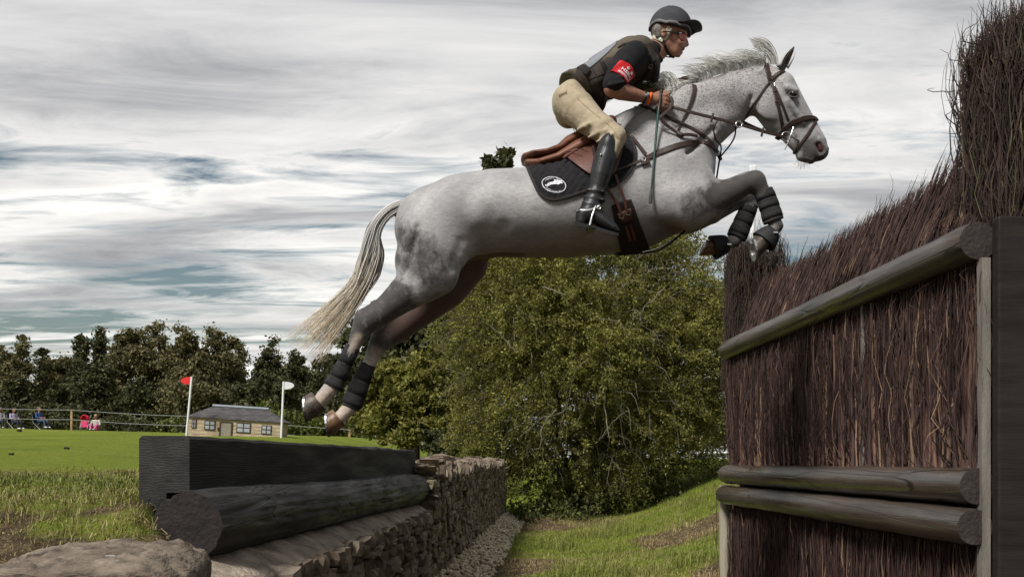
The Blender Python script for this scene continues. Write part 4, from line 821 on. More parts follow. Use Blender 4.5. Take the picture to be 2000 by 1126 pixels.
def camp_chair(px_, rotz, m, label):
    lc = gp(px_, SY, -.02); t = thing('camp_chair', lc, label, 'chair', 'folding camp chairs'); M = Matrix.Translation(lc) @ Matrix.Rotation(rotz, 4, 'Z')
    def bx(name, pts, m_, r_=None):
        mb = MB().tube([(M @ Vector(q))[:] for q in pts], r_, 6); mb.build(name, m_, t, True)
    for s_ in (-1, 1):
        bx('leg', [(-.22, s_ * .27, 0), (.26, s_ * .27, .40)], m_tubec, .015); bx('leg', [(.28, s_ * .27, 0), (-.24, s_ * .27, .42), (-.32, s_ * .27, .88)], m_tubec, .015); bx('armrest', [(-.26, s_ * .30, .60), (.24, s_ * .30, .58)], m, .028)
    for nm, q in (('seat', [(-.24, -.26, .36), (.26, -.26, .38), (.26, .26, .38), (-.24, .26, .36)]), ('backrest', [(-.25, -.26, .40), (-.25, .26, .40), (-.34, .26, .90), (-.34, -.26, .90)])):
        a = [M @ Vector(p) for p in q]; n_ = (a[1] - a[0]).cross(a[2] - a[0]).normalized() * .02; MB().loft([[p - n_ for p in a], [p + n_ for p in a]]).build(nm, m, t)
camp_chair(28, R(-25), m_blackc, 'dark folding chair under the spectator in lilac'); camp_chair(78, R(-20), mat('navy_canvas', (.02, .025, .05), .9, .2), 'navy folding chair under the spectator in blue'); camp_chair(-1, R(-60), mat('grey_canvas', (.2, .2, .22), .9, .2), 'grey folding chair under the spectator in grey')
# pushchair
lc = gp(166, SY, 0); pc_ = thing('pushchair', lc, 'red and pink pushchair standing beside the blond spectator', 'pushchair'); mred = mat('pushchair_red', (.52, .015, .04), .8, .1); mpk = mat('pushchair_pink', (.58, .05, .16), .8, .1)
hood = [[lc + Vector((-.22 * math.cos(R(a)) , -.15 + .30 * t, .66 + .26 * math.sin(R(a)))) for a in range(0, 181, 15)] for t in (0, .5, 1)]
o = MB().loft(hood, cap=False, close=False).build('hood', mred, pc_, True); md = o.modifiers.new('s', 'SOLIDIFY'); md.thickness = .04
o = MB().box(lc + Vector((-.2, -.12, .18)), lc + Vector((.2, -.02, .56))).build('seat', mpk, pc_); bevel(o, .03, 2)
o = MB().box(lc + Vector((-.2, .10, .2)), lc + Vector((.2, .16, .85))).build('backrest', mred, pc_); bevel(o, .02, 2)
for sx_ in (-.2, .2):
    MB().tube([lc + Vector((sx_ * 1.1, -.22, .06)), lc + Vector((sx_ * 1.1, .0, .5)), lc + Vector((sx_ * 1.1, .35, .95))], .018, 6).build('frame_tube', m_tubec, pc_, True)
    for yy_ in (-.22, .25):
        c = lc + Vector((sx_ * 1.1, yy_, .07)); MB().tube([c + Vector((0, math.cos(a) * .06, math.sin(a) * .06)) for a in np.linspace(0, 2 * math.pi, 13)], .018, 6).build('wheel', m_black, pc_, True)
# crows / clods lying in the field grass
for px_, py_, s_ in ((22, 888, .03), (130, 877, .03), (37, 842, .10)):
    Yt = 6
    for Yt in np.arange(5, 60, .1):
        x_ = (px_ - 1000) * Yt / F
        if gz(x_, Yt) >= CZ + (HZ - py_) * Yt / F: break
    me = stone_mesh(px_ + 900, .3, 1); me.materials.clear(); me.materials.append(mat('turf_clod', (.03, .022, .015), .95, .4, 20)); k = Yt * 7 / F
    o = link('turf_clod', me, None, None, False, 'small dark clod of turf lying on the mown field', 'clod', 'turf clods on the field'); o.location = (x_, Yt, gz(x_, Yt) + k * .2); o.scale = (k, k, k * .7)
# ------------------------------------------------------------------ horse
DH = 5.26             # distance of the horse's mid plane
def nd(px, py, r, y=0., w=None):
    p = P(px, py, DH + y); rr = r * (DH + y) / F
    return (p.x, p.y, p.z, rr, rr if w is None else w)
def ch(nodes, y=None): return [nd(*(q if y is None else (q[0], q[1], q[2], y, *(q[3:])))) for q in nodes]
def unproj(V):
    V = np.asarray(V); return 1000 + V[:, 0] * F / V[:, 1], HZ - (V[:, 2] - CZ) * F / V[:, 1]

hlo = P(560, 870, DH); hhi = P(1640, 60, DH)
fld = Field((hlo.x, DH - .42, hlo.z), (hhi.x, DH + .42, hhi.z), .0085)
# trunk
fld.chain(ch([(855, 446, 84, 0, .22), (911, 426, 82, 0, .26), (970, 419, 80, 0, .28), (1040, 419, 82, 0, .295), (1110, 411, 90, 0, .295), (1175, 395, 101, 0, .285),
              (1235, 375, 108, 0, .26), (1290, 360, 96, 0, .23), (1326, 345, 66, 0, .18)]), .05)
fld.chain(ch([(1120, 316, 18, 0, .07), (1190, 258, 22, 0, .06), (1232, 236, 22, 0, .055), (1275, 228, 32, 0, .06)]), .09)      # withers
fld.chain(ch([(1320, 288, 82, 0, .155), (1345, 246, 70, 0, .13), (1397, 211, 59, 0, .10), (1435, 188, 49, 0, .085), (1474, 172, 43, 0, .072)]), .06)
fld.chain(ch([(1240, 415, 70, 0, .19), (1310, 408, 46, 0, .14), (1350, 420, 26, 0, .11)]), .05)
fld.chain(ch([(880, 372, 20, 0, .06), (960, 352, 14, 0, .07), (1040, 352, 14, 0, .09)]), .06)                # loin line
for s in (-1, 1):
    fld.chain(ch([(905, 400, 40, s * .15, .09), (880, 425, 58, s * .145, .13), (850, 470, 74, s * .15, .13), (835, 510, 64, s * .15, .11), (848, 530, 46, s * .15, .10)]), .06)
    fld.chain(ch([(945, 395, 13, s * .235, .03), (930, 420, 14, s * .23, .03)]), .06)                         # point of hip
    fld.chain(ch([(1262, 262, 40, s * .10, .07), (1318, 325, 52, s * .145, .095), (1352, 362, 46, s * .155, .09)]), .05)  # shoulder
    fld.chain(ch([(1275, 340, 44, s * .17, .07), (1310, 385, 50, s * .18, .085), (1348, 408, 38, s * .17, .08)]), .035)   # triceps
    fld.chain(ch([(1352, 300, 34, s * .08, .09), (1366, 330, 26, s * .09, .075)]), .04)                       # breast
    fld.chain(ch([(1400, 232, 22, s * .075, .04), (1350, 278, 30, s * .11, .05), (1322, 300, 26, s * .14, .05)]), .04)    # neck muscle
    fld.chain(ch([(1468, 190, 18, s * .05, .03), (1420, 178, 22, s * .075, .035), (1350, 190, 26, s * .085, .04), (1290, 235, 28, s * .095, .05)]), .04)
# hind legs (near, far)
fld.chain(ch([(848, 532, 44), (822, 553, 40), (790, 574, 34), (752, 605, 25), (714, 629, 22)], -.15), .035)
fld.chain(ch([(800, 556, 16), (750, 590, 9), (706, 612, 8)], -.15), .02)
fld.chain(ch([(714, 628, 22, .047), (704, 648, 18.5, .042), (692, 674, 13, .034), (655, 745, 12, .032)], -.15), .02)
fld.chain(ch([(655, 745, 12), (646, 757, 15), (624, 783, 13), (616, 792, 13)], -.15), .015)
fld.chain(ch([(905, 512, 48), (872, 560, 42), (832, 592, 37), (788, 630, 30), (752, 656, 26)], .15), .035)
fld.chain(ch([(820, 590, 16), (775, 622, 9), (740, 643, 9)], .15), .02)
fld.chain(ch([(752, 655, 22, .045), (737, 674, 18, .04), (726, 698, 14, .034), (695, 772, 13, .032)], .15), .02)
fld.chain(ch([(695, 772, 12), (686, 793, 14), (666, 813, 13), (658, 822, 13)], .15), .015)
# fore legs
fld.chain(ch([(1345, 392, 46), (1385, 392, 35), (1428, 373, 25), (1458, 357, 21), (1474, 355, 21)], -.16), .04)
fld.chain(ch([(1474, 355, 21), (1487, 372, 16), (1510, 428, 12)], -.16), .015)
fld.chain(ch([(1510, 428, 12), (1517, 441, 13), (1500, 462, 12)], -.16), .012)
fld.chain(ch([(1340, 412, 44), (1385, 405, 33), (1430, 391, 22), (1462, 383, 17)], .16), .04)
fld.chain(ch([(1462, 383, 17), (1466, 398, 14), (1440, 462, 12)], .16), .015)
fld.chain(ch([(1440, 462, 12), (1434, 470, 13), (1404, 481, 12)], .16), .012)
# head
fld.chain(ch([(1496, 152, 25, 0, .055), (1527, 168, 25, 0, .085), (1550, 203, 21, 0, .065), (1576, 243, 18, 0, .043), (1597, 278, 16, 0, .05)]), .02)
fld.chain(ch([(1507, 202, 40, 0, .075), (1521, 228, 35, 0, .068), (1548, 254, 28, 0, .042), (1576, 288, 24, 0, .046), (1592, 293, 22, 0, .055)]), .025)
fld.chain(ch([(1566, 304, 11, 0, .035), (1584, 312, 8, 0, .035)]), .012)
fld.chain(ch([(1604, 298, 13, 0, .05)]), .02)
for s in (-1, 1):
    fld.chain(ch([(1538, 171, 6, s * .083, .014), (1554, 177, 5, s * .078, .014)]), .02)             # brow
    fld.chain(ch([(1541, 196, 5, s * .078, .012), (1568, 240, 4, s * .05, .012)]), .02)              # facial crest
    fld.chain(ch([(1506, 205, 30, s * .062, .026)]), .02)                                             # cheek
    fld.chain(ch([(1601, 276, 6, s * .048, .012), (1614, 290, 5, s * .045, .012), (1606, 302, 5, s * .047, .012)]), .012)
    fld.chain(ch([(1600, 281, 6.5, s * .066, .034), (1604, 291, 8, s * .064, .034)]), .006, carve=True)   # nostril
    fld.chain(ch([(1549, 183, 6.5, s * .10, .022)]), .008, carve=True)                                # eye socket
    fld.chain(ch([(1568, 293, 1.5, s * .055, .02), (1585, 303, 1.5, s * .06, .02), (1598, 307, 1.5, s * .06, .02)]), .006, carve=True)  # mouth
    fld.chain(ch([(1468, 188, 3, s * .09, .03), (1462, 212, 3, s * .085, .03)]), .02, carve=True)     # throat groove
    fld.chain(ch([(985, 440, 8, s * .315, .045), (955, 468, 9, s * .30, .045), (930, 488, 6, s * .28, .04)]), .05, carve=True)      # flank
    fld.chain(ch([(815, 440, 4, s * .285, .04), (800, 500, 4, s * .275, .04), (785, 545, 3, s * .25, .04)]), .03, carve=True)   # hamstring line
    fld.chain(ch([(900, 470, 5, s * .30, .035), (885, 520, 5, s * .275, .03)]), .04, carve=True)
    fld.chain(ch([(1395, 250, 4, s * .135, .03), (1340, 302, 4, s * .19, .03)]), .03, carve=True)     # shoulder groove
fld.chain(ch([(815, 402, 17, 0, .04), (788, 401, 12, 0, .03), (762, 414, 8, 0, .02)]), .03)           # dock
for s in (-1, 1):   # folds at the base of the neck
    for i in range(4): fld.chain(ch([(1402 - i * 9, 222 + i * 9, 1.6, s * (.13 + .012 * i), .03), (1425 - i * 8, 245 + i * 8, 1.6, s * (.10 + .012 * i), .03)]), .012, carve=True)
HV, HF = fld.mesh(); HV = relax(HV, HF, 2)

# coat: masks for the animal's markings, plus shade painted on thigh and belly
pu, pv = unproj(HV)
def blob(cx, cy, r, soft=.6): 
    d = np.hypot(pu - cx, pv - cy) / r; return np.clip((1 - d) / soft, 0, 1)
def seg(ax, ay, bx, by, r, soft=.6):
    t = np.clip(((pu - ax) * (bx - ax) + (pv - ay) * (by - ay)) / ((bx - ax) ** 2 + (by - ay) ** 2), 0, 1)
    d = np.hypot(pu - ax - t * (bx - ax), pv - ay - t * (by - ay)) / r; return np.clip((1 - d) / soft, 0, 1)
mx = np.maximum.reduce
dark = mx([.85 * seg(700, 625, 775, 580, 60), .8 * seg(735, 660, 800, 620, 60), .74 * seg(788, 475, 838, 520, 72), .5 * seg(840, 560, 900, 575, 55), .8 * seg(700, 615, 690, 690, 34),
           1.0 * seg(1405, 382, 1480, 360, 50), .68 * seg(1350, 400, 1400, 385, 46), .8 * seg(1480, 360, 1520, 440, 30), .7 * seg(1465, 385, 1440, 470, 28), .35 * seg(1375, 300, 1385, 345, 40),
           .95 * blob(1592, 294, 50, .7), .55 * blob(1545, 186, 22, .8), .5 * seg(1560, 250, 1580, 280, 34), .3 * seg(1535, 215, 1560, 250, 22)])
fleck = mx([1.0 * seg(1330, 215, 1470, 160, 95, .5), .55 * seg(1240, 260, 1330, 330, 90, .6), .5 * blob(1500, 160, 50), .35 * seg(860, 400, 1300, 400, 110), .3 * blob(1500, 215, 50)])
pink = mx([1.3 * mx([seg(880, 575, 965, 505, 55), seg(790, 640, 880, 580, 50), seg(965, 510, 1010, 500, 24)]) * (HV[:, 1] > DH - .06), .6 * blob(1300, 475, 70), .55 * seg(1000, 512, 1250, 505, 34)])  # shade painted on far inner thigh and underside, with naturally darker bare skin
sock = mx([.9 * seg(650, 770, 620, 790, 26), .9 * seg(672, 805, 655, 825, 24), .5 * seg(735, 690, 722, 712, 20), .5 * seg(700, 660, 690, 680, 14)])
horse = thing('horse', P(1000, 850, DH), 'dappled grey horse leaping over the ditch with forelegs tucked', 'horse')
hb = mesh_obj('body', HV, HF, None, horse, True)
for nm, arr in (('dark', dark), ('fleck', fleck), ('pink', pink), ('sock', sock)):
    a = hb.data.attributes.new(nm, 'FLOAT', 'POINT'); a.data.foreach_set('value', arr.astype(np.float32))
HBVH = BVHTree.FromPolygons(HV.tolist(), HF.tolist())

def coat_material():
    m = bpy.data.materials.new('grey_coat'); m.use_nodes = True; t = m.node_tree; b = t.nodes['Principled BSDF']; L = t.links.new
    def nn(ty, **k):
        n = t.nodes.new(ty)
        for a, c in k.items(): setattr(n, a, c)
        return n
    def attr(nm): n = nn('ShaderNodeAttribute'); n.attribute_name = nm; return n.outputs['Fac']
    tcn = nn('ShaderNodeTexCoord')
    def noise(sc, de=5, ro=.6, st=None, ty='ShaderNodeTexNoise'):
        n = nn(ty); n.inputs['Scale'].default_value = sc
        if ty == 'ShaderNodeTexNoise': n.inputs['Detail'].default_value = de; n.inputs['Roughness'].default_value = ro
        src = tcn.outputs['Object']
        if st:
            mp = nn('ShaderNodeMapping'); mp.inputs['Scale'].default_value = st; mp.inputs['Rotation'].default_value = (0, R(25), 0); L(src, mp.inputs[0]); src = mp.outputs[0]
        L(src, n.inputs['Vector']); return n.outputs[0]
    def mth(op, a, c, cl=True):
        n = nn('ShaderNodeMath', operation=op); n.use_clamp = cl
        for i, q in enumerate((a, c)):
            if isinstance(q, (int, float)): n.inputs[i].default_value = q
            else: L(q, n.inputs[i])
        return n.outputs[0]
    def rng(f, a, c):
        n = nn('ShaderNodeMapRange'); L(f, n.inputs[0]); n.inputs[1].default_value = a; n.inputs[2].default_value = c; return n.outputs[0]
    def mix(f, a, c):
        n = nn('ShaderNodeMixRGB'); L(f, n.inputs[0])
        for i, q in ((1, a), (2, c)):
            if isinstance(q, tuple): n.inputs[i].default_value = (*q, 1)
            else: L(q, n.inputs[i])
        return n.outputs[0]
    base = mix(rng(noise(5, 6, .6), .35, .65), (.255, .252, .258), (.40, .394, .392))
    base = mix(mth('MULTIPLY', rng(noise(30, 8, .78, (1, 1, 2.6)), .44, .66), .6), base, (.19, .183, .186))
    dap = noise(17, 6, .72, (1, 1, .8))
    dk = attr('dark'); 
    dm = mth('MULTIPLY', rng(mth('ADD', mth('MULTIPLY', dk, .55), mth('MULTIPLY', dap, .7)), .545, .80), rng(dk, 0, .3))
    base = mix(mth('MULTIPLY', dm, .93), base, mix(noise(30), (.018, .0155, .015), (.052, .045, .043)))
    base = mix(mth('MULTIPLY', attr('pink'), .85), base, (.10, .062, .052))  # dark brown for shaded groin and belly as well as thin-haired skin
    base = mix(attr('sock'), base, mix(rng(noise(40), .4, .6), (.42, .33, .26), (.55, .46, .38)))
    vo = nn('ShaderNodeTexVoronoi'); vo.inputs['Scale'].default_value = 88; mp = nn('ShaderNodeMapping'); mp.inputs['Scale'].default_value = (1, 1, 1.5); L(tcn.outputs['Object'], mp.inputs[0]); L(mp.outputs[0], vo.inputs['Vector'])
    spot = rng(vo.outputs['Distance'], .46, .25)
    patch = rng(mth('ADD', mth('MULTIPLY', noise(11, 3), .8), mth('MULTIPLY', attr('fleck'), .35)), .46, .66)
    fm = mth('MULTIPLY', mth('MULTIPLY', spot, patch), attr('fleck'))
    base = mix(mth('MULTIPLY', fm, .8), base, (.12, .075, .065))
    L(base, b.inputs['Base Color'])
    b.inputs['Roughness'].default_value = .62; b.inputs['Specular IOR Level'].default_value = .25
    b.inputs['Sheen Weight'].default_value = .15
    bp = nn('ShaderNodeBump'); bp.inputs['Strength'].default_value = .55; bp.inputs['Distance'].default_value = .008
    L(mth('ADD', mth('MULTIPLY', noise(14, 6, .65, (1, 1, 1.6)), .8, False), mth('MULTIPLY', noise(170, 4, .7, (.5, 1, 2.5)), .40, False), False), bp.inputs['Height']); L(bp.outputs[0], b.inputs['Normal'])
    return m
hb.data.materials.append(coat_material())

# eyes
m_eye = mat('dark_eye', (.012, .008, .006), .08, .3, 20, spec=.6)
for s in (-1, 1):
    c = P(1549, 183.5, DH + s * .082); bm = bmesh.new(); bmesh.ops.create_uvsphere(bm, u_segments=16, v_segments=10, radius=.0185)
    for q in bm.verts: q.co += c
    me = bpy.data.meshes.new('eye'); bm.to_mesh(me); bm.free(); link('eye', me, m_eye, horse, True)
    mb = MB(); lid = [P(px, py, DH + s * dy) for px, py, dy in ((1540, 186, .088), (1544, 179.5, .095), (1550, 178, .097), (1555, 181, .094), (1558, 187, .086))]
    mb.tube(lid, .0035, 6); mb.tube([P(px, py, DH + s * dy) for px, py, dy in ((1540, 186, .088), (1546, 189, .093), (1553, 190, .092), (1558, 187, .086))], .003, 6)
    mb.build('eyelid', mat('grey_skin', (.10, .095, .095), .6, .3, 40), horse, True)
for s in (-1, 1):   # flared nostril lining
    solid('nostril', [(ch([(1601, 283, 5.5, s * .036, .012), (1604, 291, 6.5, s * .034, .012)]), .004)], .004, mat('nostril_lining', (.06, .016, .015), .6, .4, 60), horse)
# ears: cupped leaves
m_ear = mat('ear_hair', (.42, .41, .405), .75, .25, 30, .3, 80); m_earin = mat('ear_inside', (.17, .15, .145), .8, .4, 30)
for s, base, tip in ((-1, (1527, 128), (1551, 85)), (1, (1533, 130), (1552, 96))):
    b0 = P(*base, DH + s * .045); t0 = P(*tip, DH + s * .075); ax = t0 - b0; Ln = ax.length; ax.normalize()
    side = Vector((-ax.z, 0, ax.x)) * -1; fr = (Vector((.75, -.55 if s < 0 else .35, .2))); fr = (fr - ax * fr.dot(ax)).normalized(); sd_ = ax.cross(fr)
    rings = []
    for i in range(9):
        t = i / 8; wd = .030 * math.sin(math.pi * min(1, .30 + .70 * t)) ** .8 * (1 if t < .99 else .1) + .002; cp = .022 * (1 - t * .75)
        ring = []
        for j in range(9):
            a = (j / 8 - .5) * R(250 - 90 * t); ring.append(b0 + ax * (Ln * (t - .12)) + sd_ * math.sin(a) * wd - fr * (math.cos(a) * cp) + fr * .012 * t)
        rings.append(ring)
    mb = MB(); mb.loft(rings, cap=False, close=False); o = mb.build('ear', m_ear, horse, True)
    md = o.modifiers.new('s', 'SOLIDIFY'); md.thickness = .004; md.offset = 0
    mi = MB(); mi.loft([[q + fr * .006 + (b0 + ax * Ln * t_ - q) * .25 for q in r_] for t_, r_ in zip([i / 8 - .12 for i in range(9)], rings)][:8], cap=False, close=False); mi.build('ear_lining', m_earin, horse, True)

# hooves
m_hoof = mat('hoof_horn', (.10, .052, .026), .42, .6, 22, .25, 60, col2=(.22, .13, .07), stretch=(1, 1, .5), spec=.4)
m_hoofd = mat('hoof_dark', (.055, .042, .035), .5, .5, 22, .3, 60, spec=.4, col2=(.13, .10, .08))
m_shoe = mat('shoe_steel', (.42, .42, .43), .35, .25, 30, metal=1)
def hoof(y, cor, sol, m):
    """cor/sol: (heel px, toe px) of coronet and ground surface"""
    Y = DH + y; c0, c1 = P(*cor[0], Y), P(*cor[1], Y); s0, s1 = P(*sol[0], Y), P(*sol[1], Y)
    rings = []
    for i in range(7):
        t = i / 6; a = c0.lerp(s0, t); b_ = c1.lerp(s1, t); cen = (a + b_) / 2; ax = (b_ - a) / 2; wd = (.046 + .016 * t) * (1.04 if 0 < i < 3 else 1)
        ring = []
        for j in range(20):
            th = 2 * math.pi * j / 20; cx = math.cos(th); sx = math.sin(th)
            ring.append(cen + ax * (cx if cx > 0 else cx * (1 - .12 * abs(sx))) + Vector((0, 1, 0)) * sx * wd * (1 - .10 * max(0, -cx)))
        rings.append(ring)
    o = MB().loft(rings).build('hoof', m, horse, True)
    # sole axis
    nrm = ((s1 - s0).cross(Vector((0, 1, 0)))).normalized(); cen = (s0 + s1) / 2
    if nrm.dot(cen - (c0 + c1) / 2) < 0: nrm = -nrm
    ax = (s1 - s0) / 2; rr = []
    for j in range(17):
        th = R(-150 + 300 * j / 16); rad = 1.02
        q = cen + ax * math.cos(th) * rad + Vector((0, 1, 0)) * math.sin(th) * .064; qi = cen + ax * math.cos(th) * .68 + Vector((0, 1, 0)) * math.sin(th) * .042
        rr.append([q + nrm * .001, q + nrm * .011, qi + nrm * .011, qi + nrm * .001])
    MB().loft(rr).build('horseshoe', m_shoe, o)
hoof(-.15, ((609, 765), (637, 799)), ((598, 771), (602, 823)), m_hoofd)
hoof(.15, ((650, 799), (675, 829)), ((640, 804), (645, 852)), m_hoof)
hoof(-.16, ((1480, 452), (1512, 470)), ((1470, 464), (1478, 509)), m_hoofd)
hoof(.16, ((1390, 462), (1402, 497)), ((1382, 470), (1368, 499)), m_hoof)

# hair: tapered strands
def hair_mat(name, c1, c2, zlo, zhi, axis=2):
    m = bpy.data.materials.new(name); m.use_nodes = True; t = m.node_tree; b = t.nodes['Principled BSDF']
    g = t.nodes.new('ShaderNodeNewGeometry'); sx = t.nodes.new('ShaderNodeSeparateXYZ'); t.links.new(g.outputs['Position'], sx.inputs[0])
    mr = t.nodes.new('ShaderNodeMapRange'); t.links.new(sx.outputs[axis], mr.inputs[0]); mr.inputs[1].default_value = zlo; mr.inputs[2].default_value = zhi
    mx_ = t.nodes.new('ShaderNodeMixRGB'); t.links.new(mr.outputs[0], mx_.inputs[0]); mx_.inputs[1].default_value = (*c1, 1); mx_.inputs[2].default_value = (*c2, 1)
    hs = t.nodes.new('ShaderNodeHueSaturation'); t.links.new(mx_.outputs[0], hs.inputs['Color'])
    mr2 = t.nodes.new('ShaderNodeMapRange'); t.links.new(g.outputs['Random Per Island'], mr2.inputs[0]); mr2.inputs[3].default_value = .5; mr2.inputs[4].default_value = 1.35
    t.links.new(mr2.outputs[0], hs.inputs['Value']); t.links.new(hs.outputs[0], b.inputs['Base Color']); b.inputs['Roughness'].default_value = .5
    return m
rng = np.random.default_rng(3)
LP = [(800, 388), (764, 397), (733, 423), (716, 455), (701, 506), (684, 549), (640, 592), (568, 645)]
RP = [(796, 404), (760, 427), (743, 458), (742, 498), (729, 538), (703, 590), (668, 645), (634, 700)]
paths = []
for i in range(1500):
    s = rng.beta(1.1, 1.1); y = rng.normal(0, .4); end = rng.uniform(.72, 1.03) if i > 120 else rng.uniform(.35, .7)
    cl = round(s * 14) / 14; s2 = s + (cl - s) * .75      # locks gather towards the tips
    pts = []
    for q, (a, b_) in enumerate(zip(LP, RP)):
        f_ = q / 7; se = s * (1 - f_) + s2 * f_; yy = y * (.03 + .10 * f_)
        px = a[0] + (b_[0] - a[0]) * se; py = a[1] + (b_[1] - a[1]) * se
        if q > 2: px += rng.normal(0, 1.2 + 1.4 * f_); py += rng.normal(0, 1.2 + 1.4 * f_)
        p = P(px, py, DH + yy); pts.append(p[:])
    sp_ = spline(pts, 24); k = max(5, int(24 * min(1, end))); sp_ = sp_[:k]
    if end > 1: sp_ = np.vstack([sp_, sp_[-1] + (sp_[-1] - sp_[-2]) * rng.uniform(.3, 1.4)])
    paths.append((sp_, rng.uniform(.6, 1.3)))
for i in range(60):   # loose wisps on the right edge
    s = rng.uniform(.9, 1.05); pts = []
    for q, (a, b_) in enumerate(zip(LP, RP)):
        f_ = q / 7; bulge = 14 * math.exp(-((q - 3.6) / .8) ** 2) * rng.uniform(.2, 1.1)
        pts.append(P(a[0] + (b_[0] - a[0]) * s + bulge, a[1] + (b_[1] - a[1]) * s, DH + rng.normal(0, .02))[:])
    paths.append((spline(pts, 24)[:rng.integers(14, 19)], .6))
V, f_ = strands(paths, .0025)
zt = P(0, 640, DH).z; zh = P(0, 470, DH).z
mesh_obj('tail', V, f_, hair_mat('tail_hair', (.66, .56, .41), (.40, .39, .37), zt, zh), horse, True)
# mane and forelock
CR = [(1497, 127), (1470, 129), (1442, 134), (1420, 138), (1397, 144), (1368, 157), (1345, 166), (1320, 176), (1295, 190), (1270, 205), (1245, 213)]
paths = []
cs = spline(CR, 200)
for i in range(950):
    t = rng.uniform(0, 1); q = cs[int(t * 199)]; ht = (34 * (1 - .25 * t) if t < .55 else 20 * (1.25 - t)) * rng.uniform(.5, 1.15)
    if .5 < t < .62: ht *= .7
    tuft = round(t * 26) / 26; lean = rng.normal(0, 4) + 6 * math.sin(tuft * 61)
    y = rng.normal(0, .018); bl = (-30 + lean) * (ht / 30); up = ht * rng.uniform(.55, 1.0)
    pts = [P(q[0], q[1] + 4, DH + y)[:], P(q[0] + bl * .05, q[1] - up * .45, DH + y * 1.6)[:], P(q[0] + bl * .45, q[1] - up * .85, DH + y * 2.4 - .005)[:],
           P(q[0] + bl * .9, q[1] - up * (.92 + .12 * math.sin(tuft * 40)), DH + y * 3)[:], P(q[0] + bl * 1.25, q[1] - up * (.8 + .3 * math.sin(tuft * 40)), DH + y * 3.4)[:]]
    paths.append((spline(pts, 11), rng.uniform(.5, 1.2)))
for i in range(110):  # curls in front of the withers
    x0 = rng.uniform(1290, 1325); q = (x0, 190 - (x0 - 1290) * .4); y = rng.normal(-.01, .02); k = rng.uniform(.6, 1.2)
    pts = [P(q[0], q[1] + 4, DH + y)[:], P(q[0] + 3, q[1] - 12 * k, DH + y)[:], P(q[0] - 5, q[1] - 26 * k, DH + y)[:], P(q[0] - 18 * k, q[1] - 33 * k, DH + y)[:], P(q[0] - 26 * k, q[1] - 26 * k, DH + y)[:]]
    paths.append((spline(pts, 12), .8))
V, f_ = strands(paths, .0017)
mesh_obj('mane', V, f_, hair_mat('mane_hair', (.72, .72, .69), (.66, .66, .62), 0, 1), horse, True)
paths = []
for i in range(140):
    x0 = rng.uniform(1500, 1522); k = (x0 - 1500) / 22; y = rng.normal(0, .015); h_ = rng.uniform(.65, 1.05)
    pts = [P(x0, 126, DH + y)[:], P(x0 - 4, 126 - 20 * h_, DH + y)[:], P(x0 - 12 - 4 * (1 - k), 126 - 36 * h_, DH + y)[:], P(x0 - 24 - 6 * (1 - k), 126 - (45 + 3 * k) * h_, DH + y)[:], P(x0 - 40 * h_, 126 - (50 + 2 * k) * h_, DH + y)[:]]
    paths.append((spline(pts, 12), .8))
V, f_ = strands(paths, .0017)
mesh_obj('forelock', V, f_, hair_mat('forelock_hair', (.62, .62, .59), (.52, .52, .49), 0, 1), horse, True)
# whiskers
paths = []
for i in range(26):
    s = rng.uniform(0, 1); a = P(1556 + 28 * s, 312 + 7 * math.sin(s * 3), DH + rng.normal(0, .025)); 
    paths.append((np.array([a[:], (a + Vector((rng.normal(-.01, .02), rng.normal(0, .01), -.03)))[:]]), .5))
V, f_ = strands(paths, .0009)
mesh_obj('whisker', V, f_, hair_mat('whisker_hair', (.5, .5, .48), (.4, .4, .4), 0, 1), horse, kind='stuff')
# ------------------------------------------------------------------ tack
def surf(px, py, off=0., bvh=None, Y0=None):
    bvh = bvh or HBVH; o = Vector((0, 0, CZ)); d = (P(px, py, 5) - o).normalized()
    loc, nrm, i, dist = bvh.ray_cast(o, d)
    if loc is None:
        loc, nrm, i, dist = bvh.find_nearest(P(px, py, Y0 or DH - .02))
    if nrm.dot(loc - o) > 0: nrm = -nrm
    return loc + nrm * off, nrm
def resample(pts, n): return spline(pts, n)
def ribbon(cent, nrms, wd, th):
    """cent: list of Vector, nrms outward normals, wd width (m, number or list), th thickness"""
    k = len(cent); rings = []
    for i in range(k):
        t = (cent[min(i + 1, k - 1)] - cent[max(i - 1, 0)]).normalized(); n = (nrms[i] - t * nrms[i].dot(t)).normalized(); s_ = t.cross(n)
        w_ = (wd[i] if hasattr(wd, '__len__') else wd) / 2
        a = cent[i]
        rings.append([a - s_ * w_, a - s_ * w_ + n * th * .7, a - s_ * w_ * .7 + n * th, a + s_ * w_ * .7 + n * th, a + s_ * w_ + n * th * .7, a + s_ * w_])
    return rings
def flip(v): return Vector((v.x, 2 * DH - v.y, v.z))
def strap(name, pts, wpx, m, parent, off=.001, th=.004, bvh=None, n=None, mirror=True, smooth_it=2, **k):
    n = n or max(6, int(sum(math.dist(a, b) for a, b in zip(pts[:-1], pts[1:])) / 4))
    pp = resample(pts, n); hit = [surf(a, b, off, bvh) for a, b in pp]
    c = [h[0] for h in hit]; nr = [h[1] for h in hit]
    for _ in range(smooth_it):
        c = [c[0]] + [(c[i - 1] + c[i] * 2 + c[i + 1]) / 4 for i in range(1, n - 1)] + [c[-1]]
        nr = [nr[0]] + [(nr[i - 1] + nr[i] + nr[i + 1]).normalized() for i in range(1, n - 1)] + [nr[-1]]
    wd = wpx * DH / F if not hasattr(wpx, '__len__') else [float(np.interp(i / (n - 1), np.linspace(0, 1, len(wpx)), wpx)) * DH / F for i in range(n)]
    rg = ribbon(c, nr, wd, th)
    o = MB().loft(rg).build(name, m, parent, False, **k)
    if mirror: MB().loft([[flip(q) for q in r_][::-1] for r_ in rg]).build(name, m, parent)
    return o
